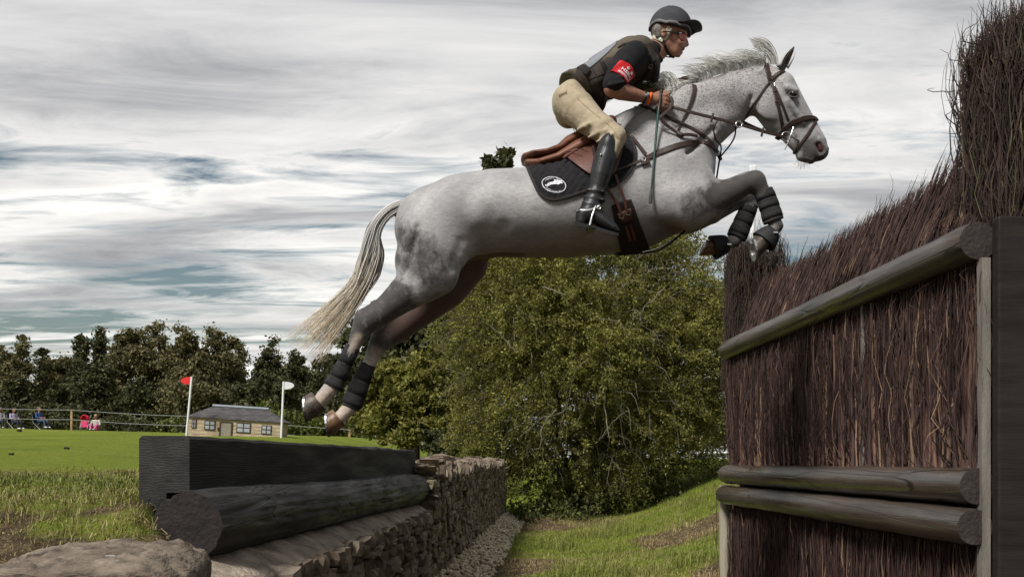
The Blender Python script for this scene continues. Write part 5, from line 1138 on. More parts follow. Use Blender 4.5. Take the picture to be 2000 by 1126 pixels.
def free(name, pts3, wpx, m, parent, th=.004, n=None, nrm=None, **k):
    """strap through the air: pts3 = (px,py,y)"""
    n = n or max(8, 3 * len(pts3)); pp = spline([P(a, b, DH + c)[:] for a, b, c in pts3], n); c = [Vector(q) for q in pp]
    nr = [nrm or Vector((0, -1, .15))] * n
    return MB().loft(ribbon(c, nr, wpx * DH / F, th)).build(name, m, parent, False, **k)
def cord(name, pts3, rpx, m, parent, n=None, seg=8, **k):
    n = n or max(8, 4 * len(pts3)); c = spline([P(a, b, DH + c_)[:] for a, b, c_ in pts3], n)
    rad = rpx * DH / F if not hasattr(rpx, '__len__') else [float(np.interp(i / (n - 1), np.linspace(0, 1, len(rpx)), rpx)) * DH / F for i in range(n)]
    return MB().tube(c.tolist(), rad, seg).build(name, m, parent, True, **k)
def ring(name, cpx, y, rpx, m, parent, tilt=(0, -1, 0), wire=1.3, sq=1., rot=0):
    c = P(*cpx, DH + y); n = Vector(tilt).normalized(); a = Vector((1, 0, 0)); a = (a - n * a.dot(n)).normalized(); b_ = n.cross(a); s_ = DH / F; pts = []
    for j in range(17):
        th = 2 * math.pi * j / 16; pts.append(c + (a * math.cos(th + rot) * sq + b_ * math.sin(th + rot)) * rpx * s_)
    return MB().tube(pts, wire * s_, 6).build(name, m, parent, True)
def buckle(cpx, wpx, hpx, ang, m, parent, off=.006, bvh=None):
    s_ = DH / F; c, n = surf(*cpx, off, bvh); ex = Vector((math.cos(R(ang)), 0, -math.sin(R(ang)))); ex = (ex - n * ex.dot(n)).normalized(); ez = n.cross(ex)
    cor = [c + ex * a * wpx * s_ / 2 + ez * b_ * hpx * s_ / 2 for a, b_ in ((-1, -1), (1, -1), (1, 1), (-1, 1), (-1, -1), (1, -1))]
    return MB().tube(cor, .8 * s_, 5).build('buckle', m, parent)

# saddle pad: quilted sheet following the back
def sheet(name, top, bot, nu, nv, off, m, parent, quilt=0, qsize=11, th=.006, mirror=True, bulge=0, bvh=None):
    T = spline(top, nu); B = spline(bot, nu); V = []; 
    for j in range(nv):
        f_ = j / (nv - 1)
        for i in range(nu):
            px, py = T[i] * (1 - f_) + B[i] * f_
            q = off + bulge * math.sin(math.pi * f_)
            if quilt:
                a = (px * .80 + py * .60) / qsize; b_ = (-px * .50 + py * .86) / qsize
                q += quilt * (abs(math.sin(math.pi * a)) * abs(math.sin(math.pi * b_))) ** .45
            V.append(surf(px, py, q, bvh)[0])
    n = nu * nv; inner = []
    for j in range(nv):
        for i in range(nu):
            px, py = T[i] * (1 - j / (nv - 1)) + B[i] * (j / (nv - 1)); inner.append(surf(px, py, off - th, bvh)[0])
    Fc = []
    for j in range(nv - 1):
        for i in range(nu - 1):
            a = j * nu + i; Fc.append((a, a + nu, a + nu + 1, a + 1)); Fc.append((n + a, n + a + 1, n + a + nu + 1, n + a + nu))
    edge = [i for i in range(nu)] + [j * nu + nu - 1 for j in range(1, nv)] + [(nv - 1) * nu + i for i in range(nu - 2, -1, -1)] + [j * nu for j in range(nv - 2, 0, -1)]
    for a, b_ in zip(edge, edge[1:] + edge[:1]): Fc.append((a, b_, n + b_, n + a))
    o = mesh_obj(name, V + inner, Fc, m, parent, True)
    if mirror: mesh_obj(name, [flip(q) for q in V + inner], [tuple(reversed(q)) for q in Fc], m, parent, True)
    return o, V
pad = thing('saddle_pad', P(1110, 392, DH - .28), 'black quilted saddle pad with white oval emblem under the saddle', 'saddle pad')
PT = [(1029, 329), (1062, 323), (1100, 312), (1135, 292), (1165, 270), (1190, 252), (1208, 243), (1220, 257)]
PBt = [(1030, 331), (1041, 356), (1054, 379), (1078, 391), (1112, 384), (1150, 372), (1190, 366), (1214, 353), (1233, 331), (1241, 303), (1235, 279), (1221, 258)]
po, PV = sheet('quilted_panel', PT, PBt, 110, 70, .008, m_blackc, pad, .006, 11)
strap('binding', PBt, 5, m_bind, pad, .010, .006, n=80, smooth_it=1)
PBVH = BVHTree.FromPolygons([tuple(q) for q in po.data.vertices.items()] if False else [v_.co[:] for v_ in po.data.vertices], [p_.vertices[:] for p_ in po.data.polygons])
# emblem on the pad
m_white = mat('white_thread', (.62, .61, .65), .9, .12, 60)
def flat_on(name, polys, m, parent, bvh, off=.002):
    """polys: list of px outlines, filled and laid on a surface"""
    bm = bmesh.new()
    for pl in polys:
        vs = [bm.verts.new((a, -b_, 0)) for a, b_ in pl]; bm.faces.new(vs)
    bmesh.ops.triangulate(bm, faces=bm.faces[:])
    lift = 0
    for v_ in bm.verts: v_.co = surf(v_.co.x, -v_.co.y, off, bvh)[0]
    me = bpy.data.meshes.new(name); bm.to_mesh(me); bm.free(); return link(name, me, m, parent)
def text_polys(txt, size, bold=0.0):
    cu = bpy.data.curves.new('t', 'FONT'); cu.body = txt; cu.size = size; cu.resolution_u = 2; cu.offset = bold; cu.align_x = 'CENTER'
    ob = bpy.data.objects.new('t', cu); C.objects.link(ob); dg = bpy.context.evaluated_depsgraph_get(); me = ob.evaluated_get(dg).to_mesh()
    V = [(v_.co.x, v_.co.y) for v_ in me.vertices]; Fc = [p_.vertices[:] for p_ in me.polygons]
    ob.evaluated_get(dg).to_mesh_clear(); bpy.data.objects.remove(ob); bpy.data.curves.remove(cu); return V, Fc
def text_on(name, txt, size, fmap, m, parent, bvh, off=.003, bold=0.):
    V, Fc = text_polys(txt, size, bold); VV = [surf(*fmap(a, b_), off, bvh)[0] for a, b_ in V]
    return mesh_obj(name, VV, Fc, m, parent)
ec = (1082, 361); ea, eb, er = 23.5, 14.5, R(13)
def ell(t, k=1.): 
    a = ea * k * math.cos(t); b_ = eb * k * math.sin(t); return (ec[0] + a * math.cos(er) - b_ * math.sin(er), ec[1] + a * math.sin(er) + b_ * math.cos(er))
strap('emblem_ring', [ell(2 * math.pi * i / 40) for i in range(41)], 1.5, m_white, pad, .0015, .002, bvh=PBVH, n=82, mirror=False, smooth_it=0)
flat_on('emblem_patch', [[ell(2 * math.pi * i / 40) for i in range(40)]], mat('emblem_black', (.014, .014, .015), .95, .2, 50), pad, PBVH, .001)
hs = [(690, 345), (760, 350), (830, 355), (920, 385), (935, 420), (920, 475), (880, 450), (850, 480), (800, 500), (770, 480), (690, 490), (600, 495), (530, 525), (480, 545), (430, 590), (470, 530), (400, 545), (395, 505), (450, 495), (500, 440), (540, 425), (650, 410), (690, 375)]
flat_on('emblem_horse', [[(1040 + a / 16.09, 330 + b_ / 16.09) for a, b_ in hs]], m_white, pad, PBVH, .003)
def arc_text(txt, size, t0, t1, up):
    def fm(a, b_):
        t = t0 + (t1 - t0) * (a + .5); k = .80 + (b_ * 1 if up else -b_); return ell(t, k)
    return fm
V, Fc = text_polys('HORSE LINE', 1.0); wid = max(a for a, b_ in V) * 2
mesh_obj('emblem_lettering', [surf(*ell(R(90) - a / wid * R(95), .90 - b_ * .20), .003, PBVH)[0] for a, b_ in V], Fc, m_white, pad)
for i in range(16):
    t = R(195 + i * 8.5)
    if i == 9: continue
    flat_on('emblem_stitch', [[ell(t, .74), ell(t + .06, .74), ell(t + .07, .86), ell(t + .01, .86)]], m_white, pad, PBVH, .003)

saddle = thing('saddle', P(1120, 330, DH - .2), 'brown leather jumping saddle under the rider', 'saddle')
seat, SV, SF = solid('seat', [(ch([(1025, 311, 8, 0, .09), (1040, 311, 9, 0, .14), (1068, 309, 10, 0, .15), (1092, 300, 12, 0, .135), (1112, 284, 15, 0, .12), (1135, 272, 15, 0, .11), (1165, 256, 17, 0, .10), (1192, 242, 13, 0, .09)]), .02)], .008, m_sad, saddle)
solid('panel', [(ch([(1031, 319, 8, -.07, .05), (1055, 318, 8, -.09, .05), (1090, 310, 10, -.10, .07), (1130, 290, 15, -.11, .08), (1180, 262, 14, -.12, .06)]), .02),
                (ch([(1031, 319, 8, .07, .05), (1055, 318, 8, .09, .05), (1090, 310, 10, .10, .07), (1130, 290, 15, .11, .08), (1180, 262, 14, .12, .06)]), .02)], .008, m_sad, saddle)
flap, FV = sheet('flap', [(1087, 301), (1110, 290), (1138, 276), (1170, 262), (1198, 250)], [(1089, 304), (1112, 319), (1146, 343), (1172, 352), (1196, 345), (1210, 318), (1219, 287), (1216, 270)], 34, 24, .030, m_flap, saddle, bulge=.006, th=.007)
sheet('skirt', [(1096, 293), (1120, 282), (1150, 265), (1185, 250)], [(1096, 294), (1116, 298), (1142, 287), (1160, 278), (1188, 258)], 24, 10, .042, m_flap, saddle, th=.006)
strap('stirrup_keeper', [(1146, 276), (1142, 292), (1128, 306), (1104, 322)], 6, m_flap, saddle, .036, .005, mirror=True)
strap('keeper_loop', [(1108, 309), (1120, 309), (1131, 306)], 5, m_flap, saddle, .040, .004)
for px0, px1 in (((1118, 312), (1140, 318)), ((1128, 300), (1150, 310)), ((1112, 305), (1128, 298))):
    strap('crease_seam', [px0, ((px0[0] + px1[0]) / 2, (px0[1] + px1[1]) / 2 - 1), px1], 1.6, m_brown, saddle, .035, .003)
strap('welt', [(1020, 311), (1045, 310), (1075, 305), (1100, 296), (1122, 283)], 1.8, m_brown, saddle, .002, .003, bvh=BVHTree.FromPolygons(SV.tolist(), SF.tolist()), smooth_it=0)
cord('stirrup_leather', [(1158, 285, -.34), (1168, 330, -.335), (1175, 370, -.325), (1172, 392, -.335)], 3, m_brown, saddle)

girth = thing('girth', P(1230, 440, DH - .25), 'dark padded girth with brown buckled straps round the horse\'s belly', 'girth')
go, GV = sheet('girth_body', [(1194, 401), (1206, 396), (1220, 391), (1231, 389)], [(1213, 494), (1226, 497), (1250, 496), (1268, 484)], 16, 30, .016, mat('girth_cloth', (.02, .014, .013), .9, .3, 30, .3, 100), girth, th=.012)
GB = BVHTree.FromPolygons([v_.co[:] for v_ in go.data.vertices], [p_.vertices[:] for p_ in go.data.polygons])
strap('billet', [(1199, 345), (1208, 370), (1217, 396), (1224, 420)], 5.5, m_flap, girth, .024, .004)
strap('billet', [(1181, 364), (1192, 381), (1204, 400), (1212, 424)], 5.5, m_flap, girth, .024, .004)
sheet('buckle_guard', [(1203, 416), (1216, 410), (1229, 405)], [(1210, 432), (1222, 430), (1233, 424)], 10, 6, .024, m_flap, girth, th=.005)
strap('girth_strap', [(1222, 442), (1226, 455), (1231, 470)], 6, m_flap, girth, .003, .004, bvh=GB, mirror=False)
strap('girth_strap', [(1231, 440), (1236, 454), (1240, 468)], 5, m_flap, girth, .003, .004, bvh=GB, mirror=False)
buckle((1210, 418), 8, 9, 20, m_steel, girth, .032); buckle((1223, 412), 8, 9, 20, m_steel, girth, .032)
cord('belly_cord', [(1250, 494, -.10), (1285, 489, -.08), (1315, 470, -.06), (1338, 450, -.06)], 2.2, m_black, girth)
cord('belly_cord', [(1255, 492, -.12), (1290, 482, -.10), (1320, 462, -.08)], 1.2, m_steel, girth)

bp = thing('breastplate', P(1300, 320, DH - .25), 'brown leather breastplate strapped round the horse\'s shoulders', 'breastplate')
strap('breast_strap', [(1258, 313), (1275, 304), (1292, 297), (1329, 284), (1362, 279), (1385, 282), (1400, 296)], [9, 11, 12, 12, 11, 9, 6], m_brown, bp, .003, .006)
strap('girth_connector', [(1200, 337), (1225, 328), (1252, 317)], 5, m_brown, bp, .016, .005)
strap('saddle_connector', [(1221, 257), (1235, 272), (1250, 292), (1261, 305)], 5.5, m_brown, bp, .014, .005)
strap('neck_strap', [(1250, 206), (1283, 220), (1325, 239), (1362, 258), (1385, 275), (1401, 297)], 6, m_brown, bp, .003, .006)
strap('strap_keeper', [(1252, 322), (1268, 318)], 7, m_brown, bp, .012, .006)
buckle((1237, 271), 7, 8, 45, m_steel, bp, .022); buckle((1256, 314), 7, 8, 15, m_steel, bp, .016); ring('breast_ring', (1402, 299), -.02, 4, m_steel, bp)
m_cordk = m_black
solid('knot', [(ch([(1403, 303, 3.5), (1407, 310, 4)]), .004)], .0045, m_black, bp)
cord('martingale_strap', [(1436, 246, -.12), (1436, 262, -.09), (1428, 280, -.05), (1408, 305, -.02)], 1.6, m_brown, bp)
cord('martingale_strap', [(1401, 236, -.14), (1394, 252, -.13), (1398, 272, -.11), (1408, 285, -.06), (1407, 305, -.02)], 1.5, m_brown, bp)
cord('chest_strap', [(1406, 310, -.02), (1403, 325, -.02), (1400, 345, -.02), (1396, 362, -.03)], 1.8, m_brown, bp)

br = thing('bridle', P(1525, 250, DH - .1), 'brown leather bridle with flash noseband on the horse\'s head', 'bridle')
strap('headpiece', [(1496, 124), (1499, 140), (1504, 158)], [10, 10, 9], m_brown, br, .003, .005)
strap('browband', [(1506, 157), (1515, 148), (1527, 142), (1538, 140), (1545, 142)], 7, m_brown, br, .004, .008)
strap('cheekpiece', [(1506, 158), (1512, 178), (1519, 206), (1526, 236), (1529, 256)], 6.5, m_brown, br, .004, .004)
strap('cheekpiece', [(1509, 164), (1520, 188), (1530, 212), (1540, 238)], 5, m_brown, br, .003, .004)
strap('throat_lash', [(1503, 161), (1492, 175), (1476, 198), (1464, 215), (1455, 230)], 4, m_brown, br, .004, .004)
strap('noseband', [(1532, 250), (1540, 243), (1555, 236), (1574, 231), (1590, 232), (1596, 237)], [9, 10, 11, 10, 9, 8], m_brown, br, .004, .009)
strap('chin_strap', [(1534, 248), (1526, 262), (1516, 274)], 10, m_brown, br, .003, .008)
strap('flash_strap', [(1593, 237), (1582, 255), (1570, 272), (1560, 286), (1553, 298)], 5, m_brown, br, .004, .005)
for a in ((1507, 162), (1513, 180), (1517, 200)): strap('keeper', [(a[0] - 4.5, a[1] + 1.5), (a[0] + 4.5, a[1] - 1)], 3, m_brown, br, .008, .003)
buckle((1508, 167), 7, 6, 0, m_steel, br, .009)
for s in (-1, 1):
    ring('bit_ring', (1536, 267), s * .068, 9.5, m_steel, br, (.1, -1, 0), 1.3)
    cord('bit_cheek', [(1550, 248, s * .07), (1545, 262, s * .075), (1538, 280, s * .07), (1533, 292, s * .066)], [1.6, 1.3, 1.3, 1.5], m_steel, br)
    cord('bit_mouthpiece', [(1543, 265, s * .07), (1552, 270, s * .06), (1560, 275, s * .04)], 2, m_steel, br)
# reins: near rein from bit to hand, slack loop to a knot, far rein over the neck
free('rein', [(1530, 267, -.075), (1505, 261, -.11), (1480, 254, -.13), (1443, 243, -.165), (1400, 232, -.19), (1362, 223, -.20), (1325, 213, -.205), (1300, 208, -.205)], 6, m_brown, br)
for a in ((1489, 258, -.125), (1391, 230, -.195)): free('rein_stop', [(a[0] + 2, a[1] - 8, a[2] - .012), (a[0], a[1], a[2] - .014), (a[0] - 2, a[1] + 9, a[2] - .012)], 4, m_brown, br, .005)
ring('rein_ring', (1443, 243), -.18, 6, m_steel, br, (.2, -1, .1), 1.2)
free('rein_loop', [(1303, 187, -.20), (1311, 192, -.205), (1313, 202, -.21), (1307, 214, -.215), (1295, 224, -.22), (1290, 232, -.22), (1299, 242, -.215), (1312, 252, -.205), (1326, 262, -.20)], 5.5, m_brown, br, n=40)
solid('rein_knot', [(ch([(1325, 261, 4.5, -.20), (1331, 264, 5, -.205)]), .006)], .0045, m_brown, br)
free('rein_tail', [(1331, 264, -.205), (1345, 263, -.20), (1357, 265, -.195), (1361, 266, -.19)], 5.5, m_brown, br, .008)
strap('rein_over_neck', [(1324, 256), (1332, 238), (1343, 216), (1352, 192), (1356, 172), (1353, 155)], [4, 4, 6, 8, 9, 9], m_brown, br, .004, .005, mirror=False)
free('rein', [(1530, 267, .075), (1480, 252, .14), (1420, 220, .17), (1345, 165, .17)], 6, m_brown, br)

# leg boots
m_boot = mat('brushing_boot', (.030, .029, .028), .85, .35, 30, .4, 120, spec=.2)
m_boot2 = mat('boot_strap', (.018, .018, .019), .8, .3, 50, .3, 150, spec=.2)
def leg_boot(y, ctr, rad, label, straps=3, flare=0.):
    t = thing('leg_boot', P(ctr[-1][0], ctr[-1][1], DH + y), label, 'leg boot', 'protective boots on the horse\'s legs')
    Y = DH + y; c = spline([P(a, b_, Y)[:] for a, b_ in ctr], 24); rr = np.interp(np.linspace(0, 1, 24), np.linspace(0, 1, len(rad)), rad) * Y / F
    ax = Vector(c[-1] - c[0]).normalized(); sx = Vector((0, 1, 0)); sz = ax.cross(sx).normalized()
    def ringat(i, k): return [Vector(c[i]) + (sx * math.sin(a) * .82 + sz * math.cos(a)) * rr[i] * k for a in [2 * math.pi * j / 20 for j in range(20)]]
    rings = [ringat(0, .8), ringat(0, .99)] + [ringat(i, 1 + .02 * math.sin(i * 1.7)) for i in range(1, 23)] + [ringat(23, .99), ringat(23, .8)]
    MB().loft(rings, cap=False).build('shell', m_boot, t, True)
    for q in range(straps):
        i = int(3 + q * 17 / max(1, straps - 1) * .82); MB().loft([ringat(i, 1.0), ringat(i, 1.03), ringat(i + 2, 1.035), ringat(i + 4, 1.03), ringat(i + 4, 1.0)], cap=False).build('strap', m_boot2, t, True)
    return t
leg_boot(-.15, [(690, 676), (672, 712), (655, 745), (650, 757)], [15, 15.5, 17, 20, 19], 'black boot on the hind leg whose hoof is darker brown')
leg_boot(.15, [(720, 711), (705, 745), (692, 778), (684, 796)], [15, 17, 19.5, 21, 18], 'black boot on the hind leg with the orange-brown hoof')
leg_boot(-.16, [(1491, 371), (1502, 402), (1511, 432)], [18, 19.5, 20, 20.5], 'grey-black boot on the foreleg with the higher knee')
leg_boot(.16, [(1466, 398), (1452, 432), (1438, 464)], [16, 17.5, 19, 20], 'black boot on the foreleg folded back under the other knee')
m_bell = mat('rubber_bell', (.02, .02, .021), .6, .3, 30, .2, 100, spec=.3)
def bell(y, a, b_, ra, rb, label):
    Y = DH + y; p0, p1 = P(*a, Y), P(*b_, Y); ax = (p1 - p0).normalized(); sx = Vector((0, 1, 0)); sz = ax.cross(sx).normalized(); rings = []
    for i in range(8):
        t = i / 7; r_ = (ra + (rb - ra) * t ** .7) * Y / F
        rings.append([p0.lerp(p1, t) + (sx * math.sin(q) * .95 + sz * math.cos(q)) * r_ for q in [2 * math.pi * j / 20 for j in range(20)]])
    t = thing('bell_boot', p1, label, 'bell boot', 'rubber bell boots over the front hooves')
    o = MB().loft(rings, cap=False).build('cuff', m_bell, t, True); md = o.modifiers.new('s', 'SOLIDIFY'); md.thickness = .005
    MB().box((p0.x - .01, p0.y - ra * Y / F - .02, p0.z - .02), (p0.x + .012, p0.y - ra * Y / F - .008, p0.z - .012)).build('closure', m_steel, t)
bell(-.16, (1509, 452), (1491, 473), 15, 25, 'black rubber bell boot over the front hoof pointing straight down')
bell(.16, (1420, 475), (1391, 484), 14, 23, 'black rubber bell boot over the front hoof folded backwards')
# ------------------------------------------------------------------ rider
rider = thing('person', P(1160, 450, DH - .3), 'rider in helmet, body protector and beige breeches crouched over the leaping grey horse', 'person')
near_arm = [(1238, 112, 22, -.20), (1218, 138, 19, -.245), (1199, 170, 17, -.265)]
chains = [
    (ch([(1120, 195, 26, 0, .12), (1160, 160, 32, 0, .13), (1205, 138, 36, 0, .15), (1245, 116, 28, 0, .13), (1262, 106, 18, 0, .06)]), .03),
    (ch([(1266, 106, 18, 0, .05), (1284, 92, 17, 0, .05), (1300, 78, 19, 0, .052)]), .03),
    (ch([(1272, 110, 22, 0, .055), (1290, 96, 18, 0, .05), (1303, 90, 12, 0, .042), (1312, 103, 7, 0, .03)]), .015),
    (ch([(1308, 54, 31, 0, .072), (1304, 60, 30, 0, .072)]), .02),
    (ch([(1317, 66, 25, 0, .064), (1322, 84, 18, 0, .05), (1319, 96, 13, 0, .042)]), .015),
    (ch([(1319, 103, 7, 0, .026), (1325, 107, 5, 0, .018)]), .010),
    (ch([(1338.5, 74, 3.5, 0, .010), (1342, 87.5, 3.6, 0, .013)]), .006), (ch([(1338, 89, 3, 0, .018)]), .005),
    (ch([(1335, 95.5, 2.8, 0, .022)]), .004), (ch([(1330.5, 103, 3.2, 0, .02)]), .004), (ch([(1336, 69, 6, 0, .045)]), .01),
    # near arm
    (ch(near_arm), .02), (ch([(1196, 173, 17, -.265), (1212, 178, 17, -.258), (1234, 184, 14, -.235), (1260, 191, 10, -.205)]), .012),
    (ch([(1258, 191, 9.5, -.205), (1276, 193, 11, -.19, .024), (1292, 193, 13, -.185, .024)]), .01),
    # far arm, hand on the far side of the neck
    (ch([(1240, 112, 22, .20), (1240, 150, 18, .26), (1240, 178, 16, .27)]), .02), (ch([(1240, 178, 16, .27), (1290, 172, 13, .22), (1325, 163, 9.5, .16)]), .012),
    (ch([(1325, 163, 9, .16), (1343, 160, 10, .13, .022)]), .01),
    (ch([(1116, 208, 26, -.08), (1160, 240, 24, -.2), (1202, 268, 15, -.3), (1182, 320, 15, -.33), (1160, 395, 9, -.345), (1145, 425, 9, -.35), (1190, 444, 7, -.36)]), .03),
    (ch([(1116, 208, 26, .08), (1160, 240, 24, .2), (1202, 268, 15, .3), (1182, 320, 15, .33), (1160, 395, 9, .345), (1145, 425, 9, .35), (1190, 444, 7, .36)]), .03)]
for s in (-1, 1):
    chains += [(ch([(1302, 84, 9, s * .046, .014), (1316, 102, 6, s * .024, .014)]), .012), (ch([(1328, 81, 7, s * .036, .016)]), .012),
               (ch([(1296, 62, 6, s * .077, .008), (1295.5, 69, 4.5, s * .075, .008)]), .006)]
# near fist: fingers curled round the rein, thumb on top
for i, (kx, ky, L) in enumerate(((1300, 186, 1.), (1300.5, 193.5, 1.06), (1298.5, 201, 1.0), (1294, 207.5, .85))):
    yk = -.20 + .004 * i
    chains.append((ch([(kx - 9, ky - 1, 4.4, yk), (kx, ky, 4.2, yk - .004), (kx + 7 * L, ky + 4, 3.8, yk + .006), (kx + 5 * L, ky + 7, 3.6, yk + .024), (kx - 4, ky + 6, 3.4, yk + .03)]), .004))
chains.append((ch([(1276, 187, 5, -.17), (1288, 182, 4.6, -.168), (1299, 180.5, 4.2, -.172), (1306, 183.5, 3.7, -.176)]), .005))
for i, (kx, ky) in enumerate(((1348, 156), (1350, 161), (1349, 166))):
    chains.append((ch([(kx - 9, ky, 4.2, .12), (kx, ky, 4, .105), (kx + 3, ky + 4, 3.6, .095), (kx - 5, ky + 5, 3.4, .10)]), .004))
chains.append((ch([(1334, 154, 4.6, .14), (1344, 152, 4, .125), (1352, 154, 3.6, .115)]), .005))
body, BV, BF = solid('body', chains, .0047, m_skin, rider, 1,
    carve=[(ch([(1330, 99.3, 1.6, 0, .018), (1337, 99, 2.2, 0, .018)]), .004), (ch([(1297, 63, 3, -.088, .008)]), .004),
           (ch([(1333, 76, 4.5, -.05, .016)]), .008), (ch([(1333, 76, 4.5, .05, .016)]), .008)])
BB = BVHTree.FromPolygons(BV.tolist(), BF.tolist())
strap('lips', [(1326, 100), (1330, 97), (1335, 95)], 2.6, mat('lip', (.22, .09, .07), .5, .1), rider, .0005, .0015, bvh=BB, n=8, mirror=False, smooth_it=0)
strap('eyebrow', [(1322, 63), (1330, 62.5), (1338, 65)], 2, mat('brow_hair', (.05, .035, .025), .8, .2), rider, .0005, .002, bvh=BB, n=8, mirror=True)
m_hairg = mat('short_hair', (.17, .155, .14), .8, .5, 160, .5, 300)
solid('hair', [(ch([(1282, 60, 11, 0, .064), (1283, 69, 9, 0, .054), (1283, 73, 6, 0, .045)]), .012), (ch([(1285, 58, 9, -.062, .014), (1286, 68, 7, -.058, .012)]), .01), (ch([(1285, 58, 9, .062, .014), (1286, 68, 7, .058, .012)]), .01)], .005, m_hairg, rider)

m_shirt = mat('black_shirt', (.014, .0135, .015), .9, .3, 12, .35, 60, spec=.15)
fold = [(1205, 128, 14, -.30), (1222, 140, 12, -.30)]
shirt, SHV, SHF = solid('shirt', [(ch([(1120, 190, 27, 0, .135), (1160, 160, 33, 0, .145), (1205, 138, 38, 0, .17), (1240, 118, 34, 0, .16)]), .03),
    (ch([(1240, 108, 27, -.185), (1226, 122, 29, -.225), (1212, 142, 26, -.25), (1203, 158, 24, -.263), (1200, 165, 23, -.265)]), .03),
    (ch([(1240, 108, 27, .185), (1240, 130, 26, .235), (1240, 158, 22, .263)]), .03),
    (ch([(1258, 112, 22, 0, .075), (1276, 100, 20, 0, .066)]), .02), (ch([(1270, 92, 7, -.045, .02), (1283, 110, 6, -.05, .02), (1290, 118, 5, -.04, .02)]), .012), (ch([(1270, 92, 7, .045, .02), (1283, 110, 6, .05, .02), (1290, 118, 5, .04, .02)]), .012)] +
    [(ch([(a, b_, 3.4, y), (c_, d_, 3.4, y2)]), .012) for a, b_, y, c_, d_, y2 in ((1214, 108, -.283, 1238, 100, -.262), (1196, 135, -.31, 1222, 118, -.305), (1186, 158, -.30, 1212, 152, -.325), (1190, 166, -.315, 1218, 160, -.325))],
    .006, m_shirt, rider, 1, carve=[(ch([(1285, 88, 17, 0, .05), (1300, 80, 20, 0, .05)]), .01)])
SB = BVHTree.FromPolygons(SHV.tolist(), SHF.tolist())
m_vest = mat('vest_olive', (.095, .080, .060), .85, .25, 10, .25, 120, spec=.2); m_vestd = mat('vest_brown', (.052, .041, .034), .85, .25, 10, .25, 120, spec=.2)
vest, VV, VF = solid('body_protector', [(ch([(1149, 167, 35, 0, .17), (1174, 154, 40, 0, .18), (1200, 140, 44, 0, .195), (1230, 122, 43, 0, .19), (1246, 112, 37, 0, .15)]), .02),
    (ch([(1134, 165, 24, 0, .165), (1112, 158, 12, 0, .14), (1098, 158, 6, 0, .11)]), .03), (ch([(1163, 183, 27, 0, .165), (1173, 202, 11, 0, .13)]), .03),
    (ch([(1222, 94, 16, -.13, .06), (1250, 92, 15, -.12, .055), (1258, 106, 14, -.11, .05)]), .02), (ch([(1222, 94, 16, .13, .06), (1250, 92, 15, .12, .055), (1258, 106, 14, .11, .05)]), .02),
    (ch([(1235, 134, 36, 0, .175), (1260, 138, 27, 0, .15), (1273, 152, 14, 0, .12), (1277, 130, 12, 0, .11)]), .025)], .007, m_vest, rider, 1,
    carve=[(ch([(1240, 108, 24, -.24, .05), (1212, 130, 24, -.27, .055)]), .01), (ch([(1240, 108, 24, .24, .05), (1212, 130, 24, .27, .055)]), .01)])
VB = BVHTree.FromPolygons(VV.tolist(), VF.tolist())
vest.data.materials.append(m_vestd)
vu, vv = unproj(VV); 
mid = VV[VF].mean(1); mu, mv = unproj(mid)
vest.data.polygons.foreach_set('material_index', ((mv - 118 > (mu - 1155) * -.35 + 6) & (mu > 1124)).astype(np.int32))
m_web = mat('black_webbing', (.013, .013, .014), .8, .2, 60, .3, 200)
strap('waist_strap', [(1128, 142), (1140, 156), (1150, 178), (1160, 205)], 16, m_vestd, rider, .002, .006, bvh=VB, smooth_it=3)
strap('side_strap', [(1176, 122), (1183, 136), (1190, 152)], 8, m_web, rider, .003, .005, bvh=VB)
strap('side_strap', [(1240, 165), (1258, 150), (1272, 128), (1268, 108)], 6, m_web, rider, .003, .005, bvh=VB)
strap('zip_flap', [(1276, 118), (1282, 138), (1277, 158)], 8, m_web, rider, .002, .006, bvh=VB, mirror=False)
strap('back_belt', [(1134, 131), (1143, 138), (1149, 142)], 15, m_web, rider, .003, .007, bvh=VB)
strap('shoulder_edge', [(1207, 94), (1222, 85), (1245, 86), (1258, 98), (1266, 118)], 3, m_vestd, rider, .002, .004, bvh=VB)
for q in ([(1168, 112), (1176, 130), (1190, 160)], [(1150, 124), (1166, 150), (1180, 182)], [(1150, 190), (1176, 178), (1210, 176)], [(1140, 160), (1165, 150), (1190, 140)]): strap('panel_seam', q, 1.4, m_web, rider, .0008, .002, bvh=VB)
buckle((1270, 129), 6, 7, 30, m_steel, rider, .008, VB); buckle((1259, 158), 6, 7, 50, m_steel, rider, .008, VB)
# number bib on the back
sheet('number_bib', [(1141, 125), (1156, 113), (1184, 95), (1206, 81)], [(1152, 134), (1165, 124), (1185, 106), (1203, 88)], 16, 6, .005, mat('bib_grey', (.19, .20, .22), .8, .12, 20, .1, 60), rider, th=.004, bvh=VB)

m_breech = mat('beige_breeches', (.335, .275, .19), .85, .14, 14, 1.0, 18, spec=.15, col2=(.40, .335, .235), sheen=.1)
legs = []
for s in (-1, 1):
    legs += [(ch([(1113, 199, 34, s * .085, .105), (1128, 213, 34.5, s * .12, .105), (1157, 239, 28, s * .2, .085), (1180, 253, 25, s * .265, .08), (1201, 268, 21, s * .305, .065)]), .02),
             (ch([(1201, 268, 21, s * .305, .062), (1201, 285, 14, s * .32, .055), (1196, 300, 13, s * .325, .05)]), .02)]
    for a, b_, c_, d_, y0, y1 in ((1150, 268, 1182, 256, .27, .345), (1166, 277, 1194, 264, .31, .365), (1128, 254, 1150, 243, .22, .285)):
        legs.append((ch([(a, b_, 2.2, s * y0, .02), ((a + c_) / 2, (b_ + d_) / 2, 3.2, s * (y0 + y1) / 2, .018), (c_, d_, 1.5, s * y1, .012)]), .025))
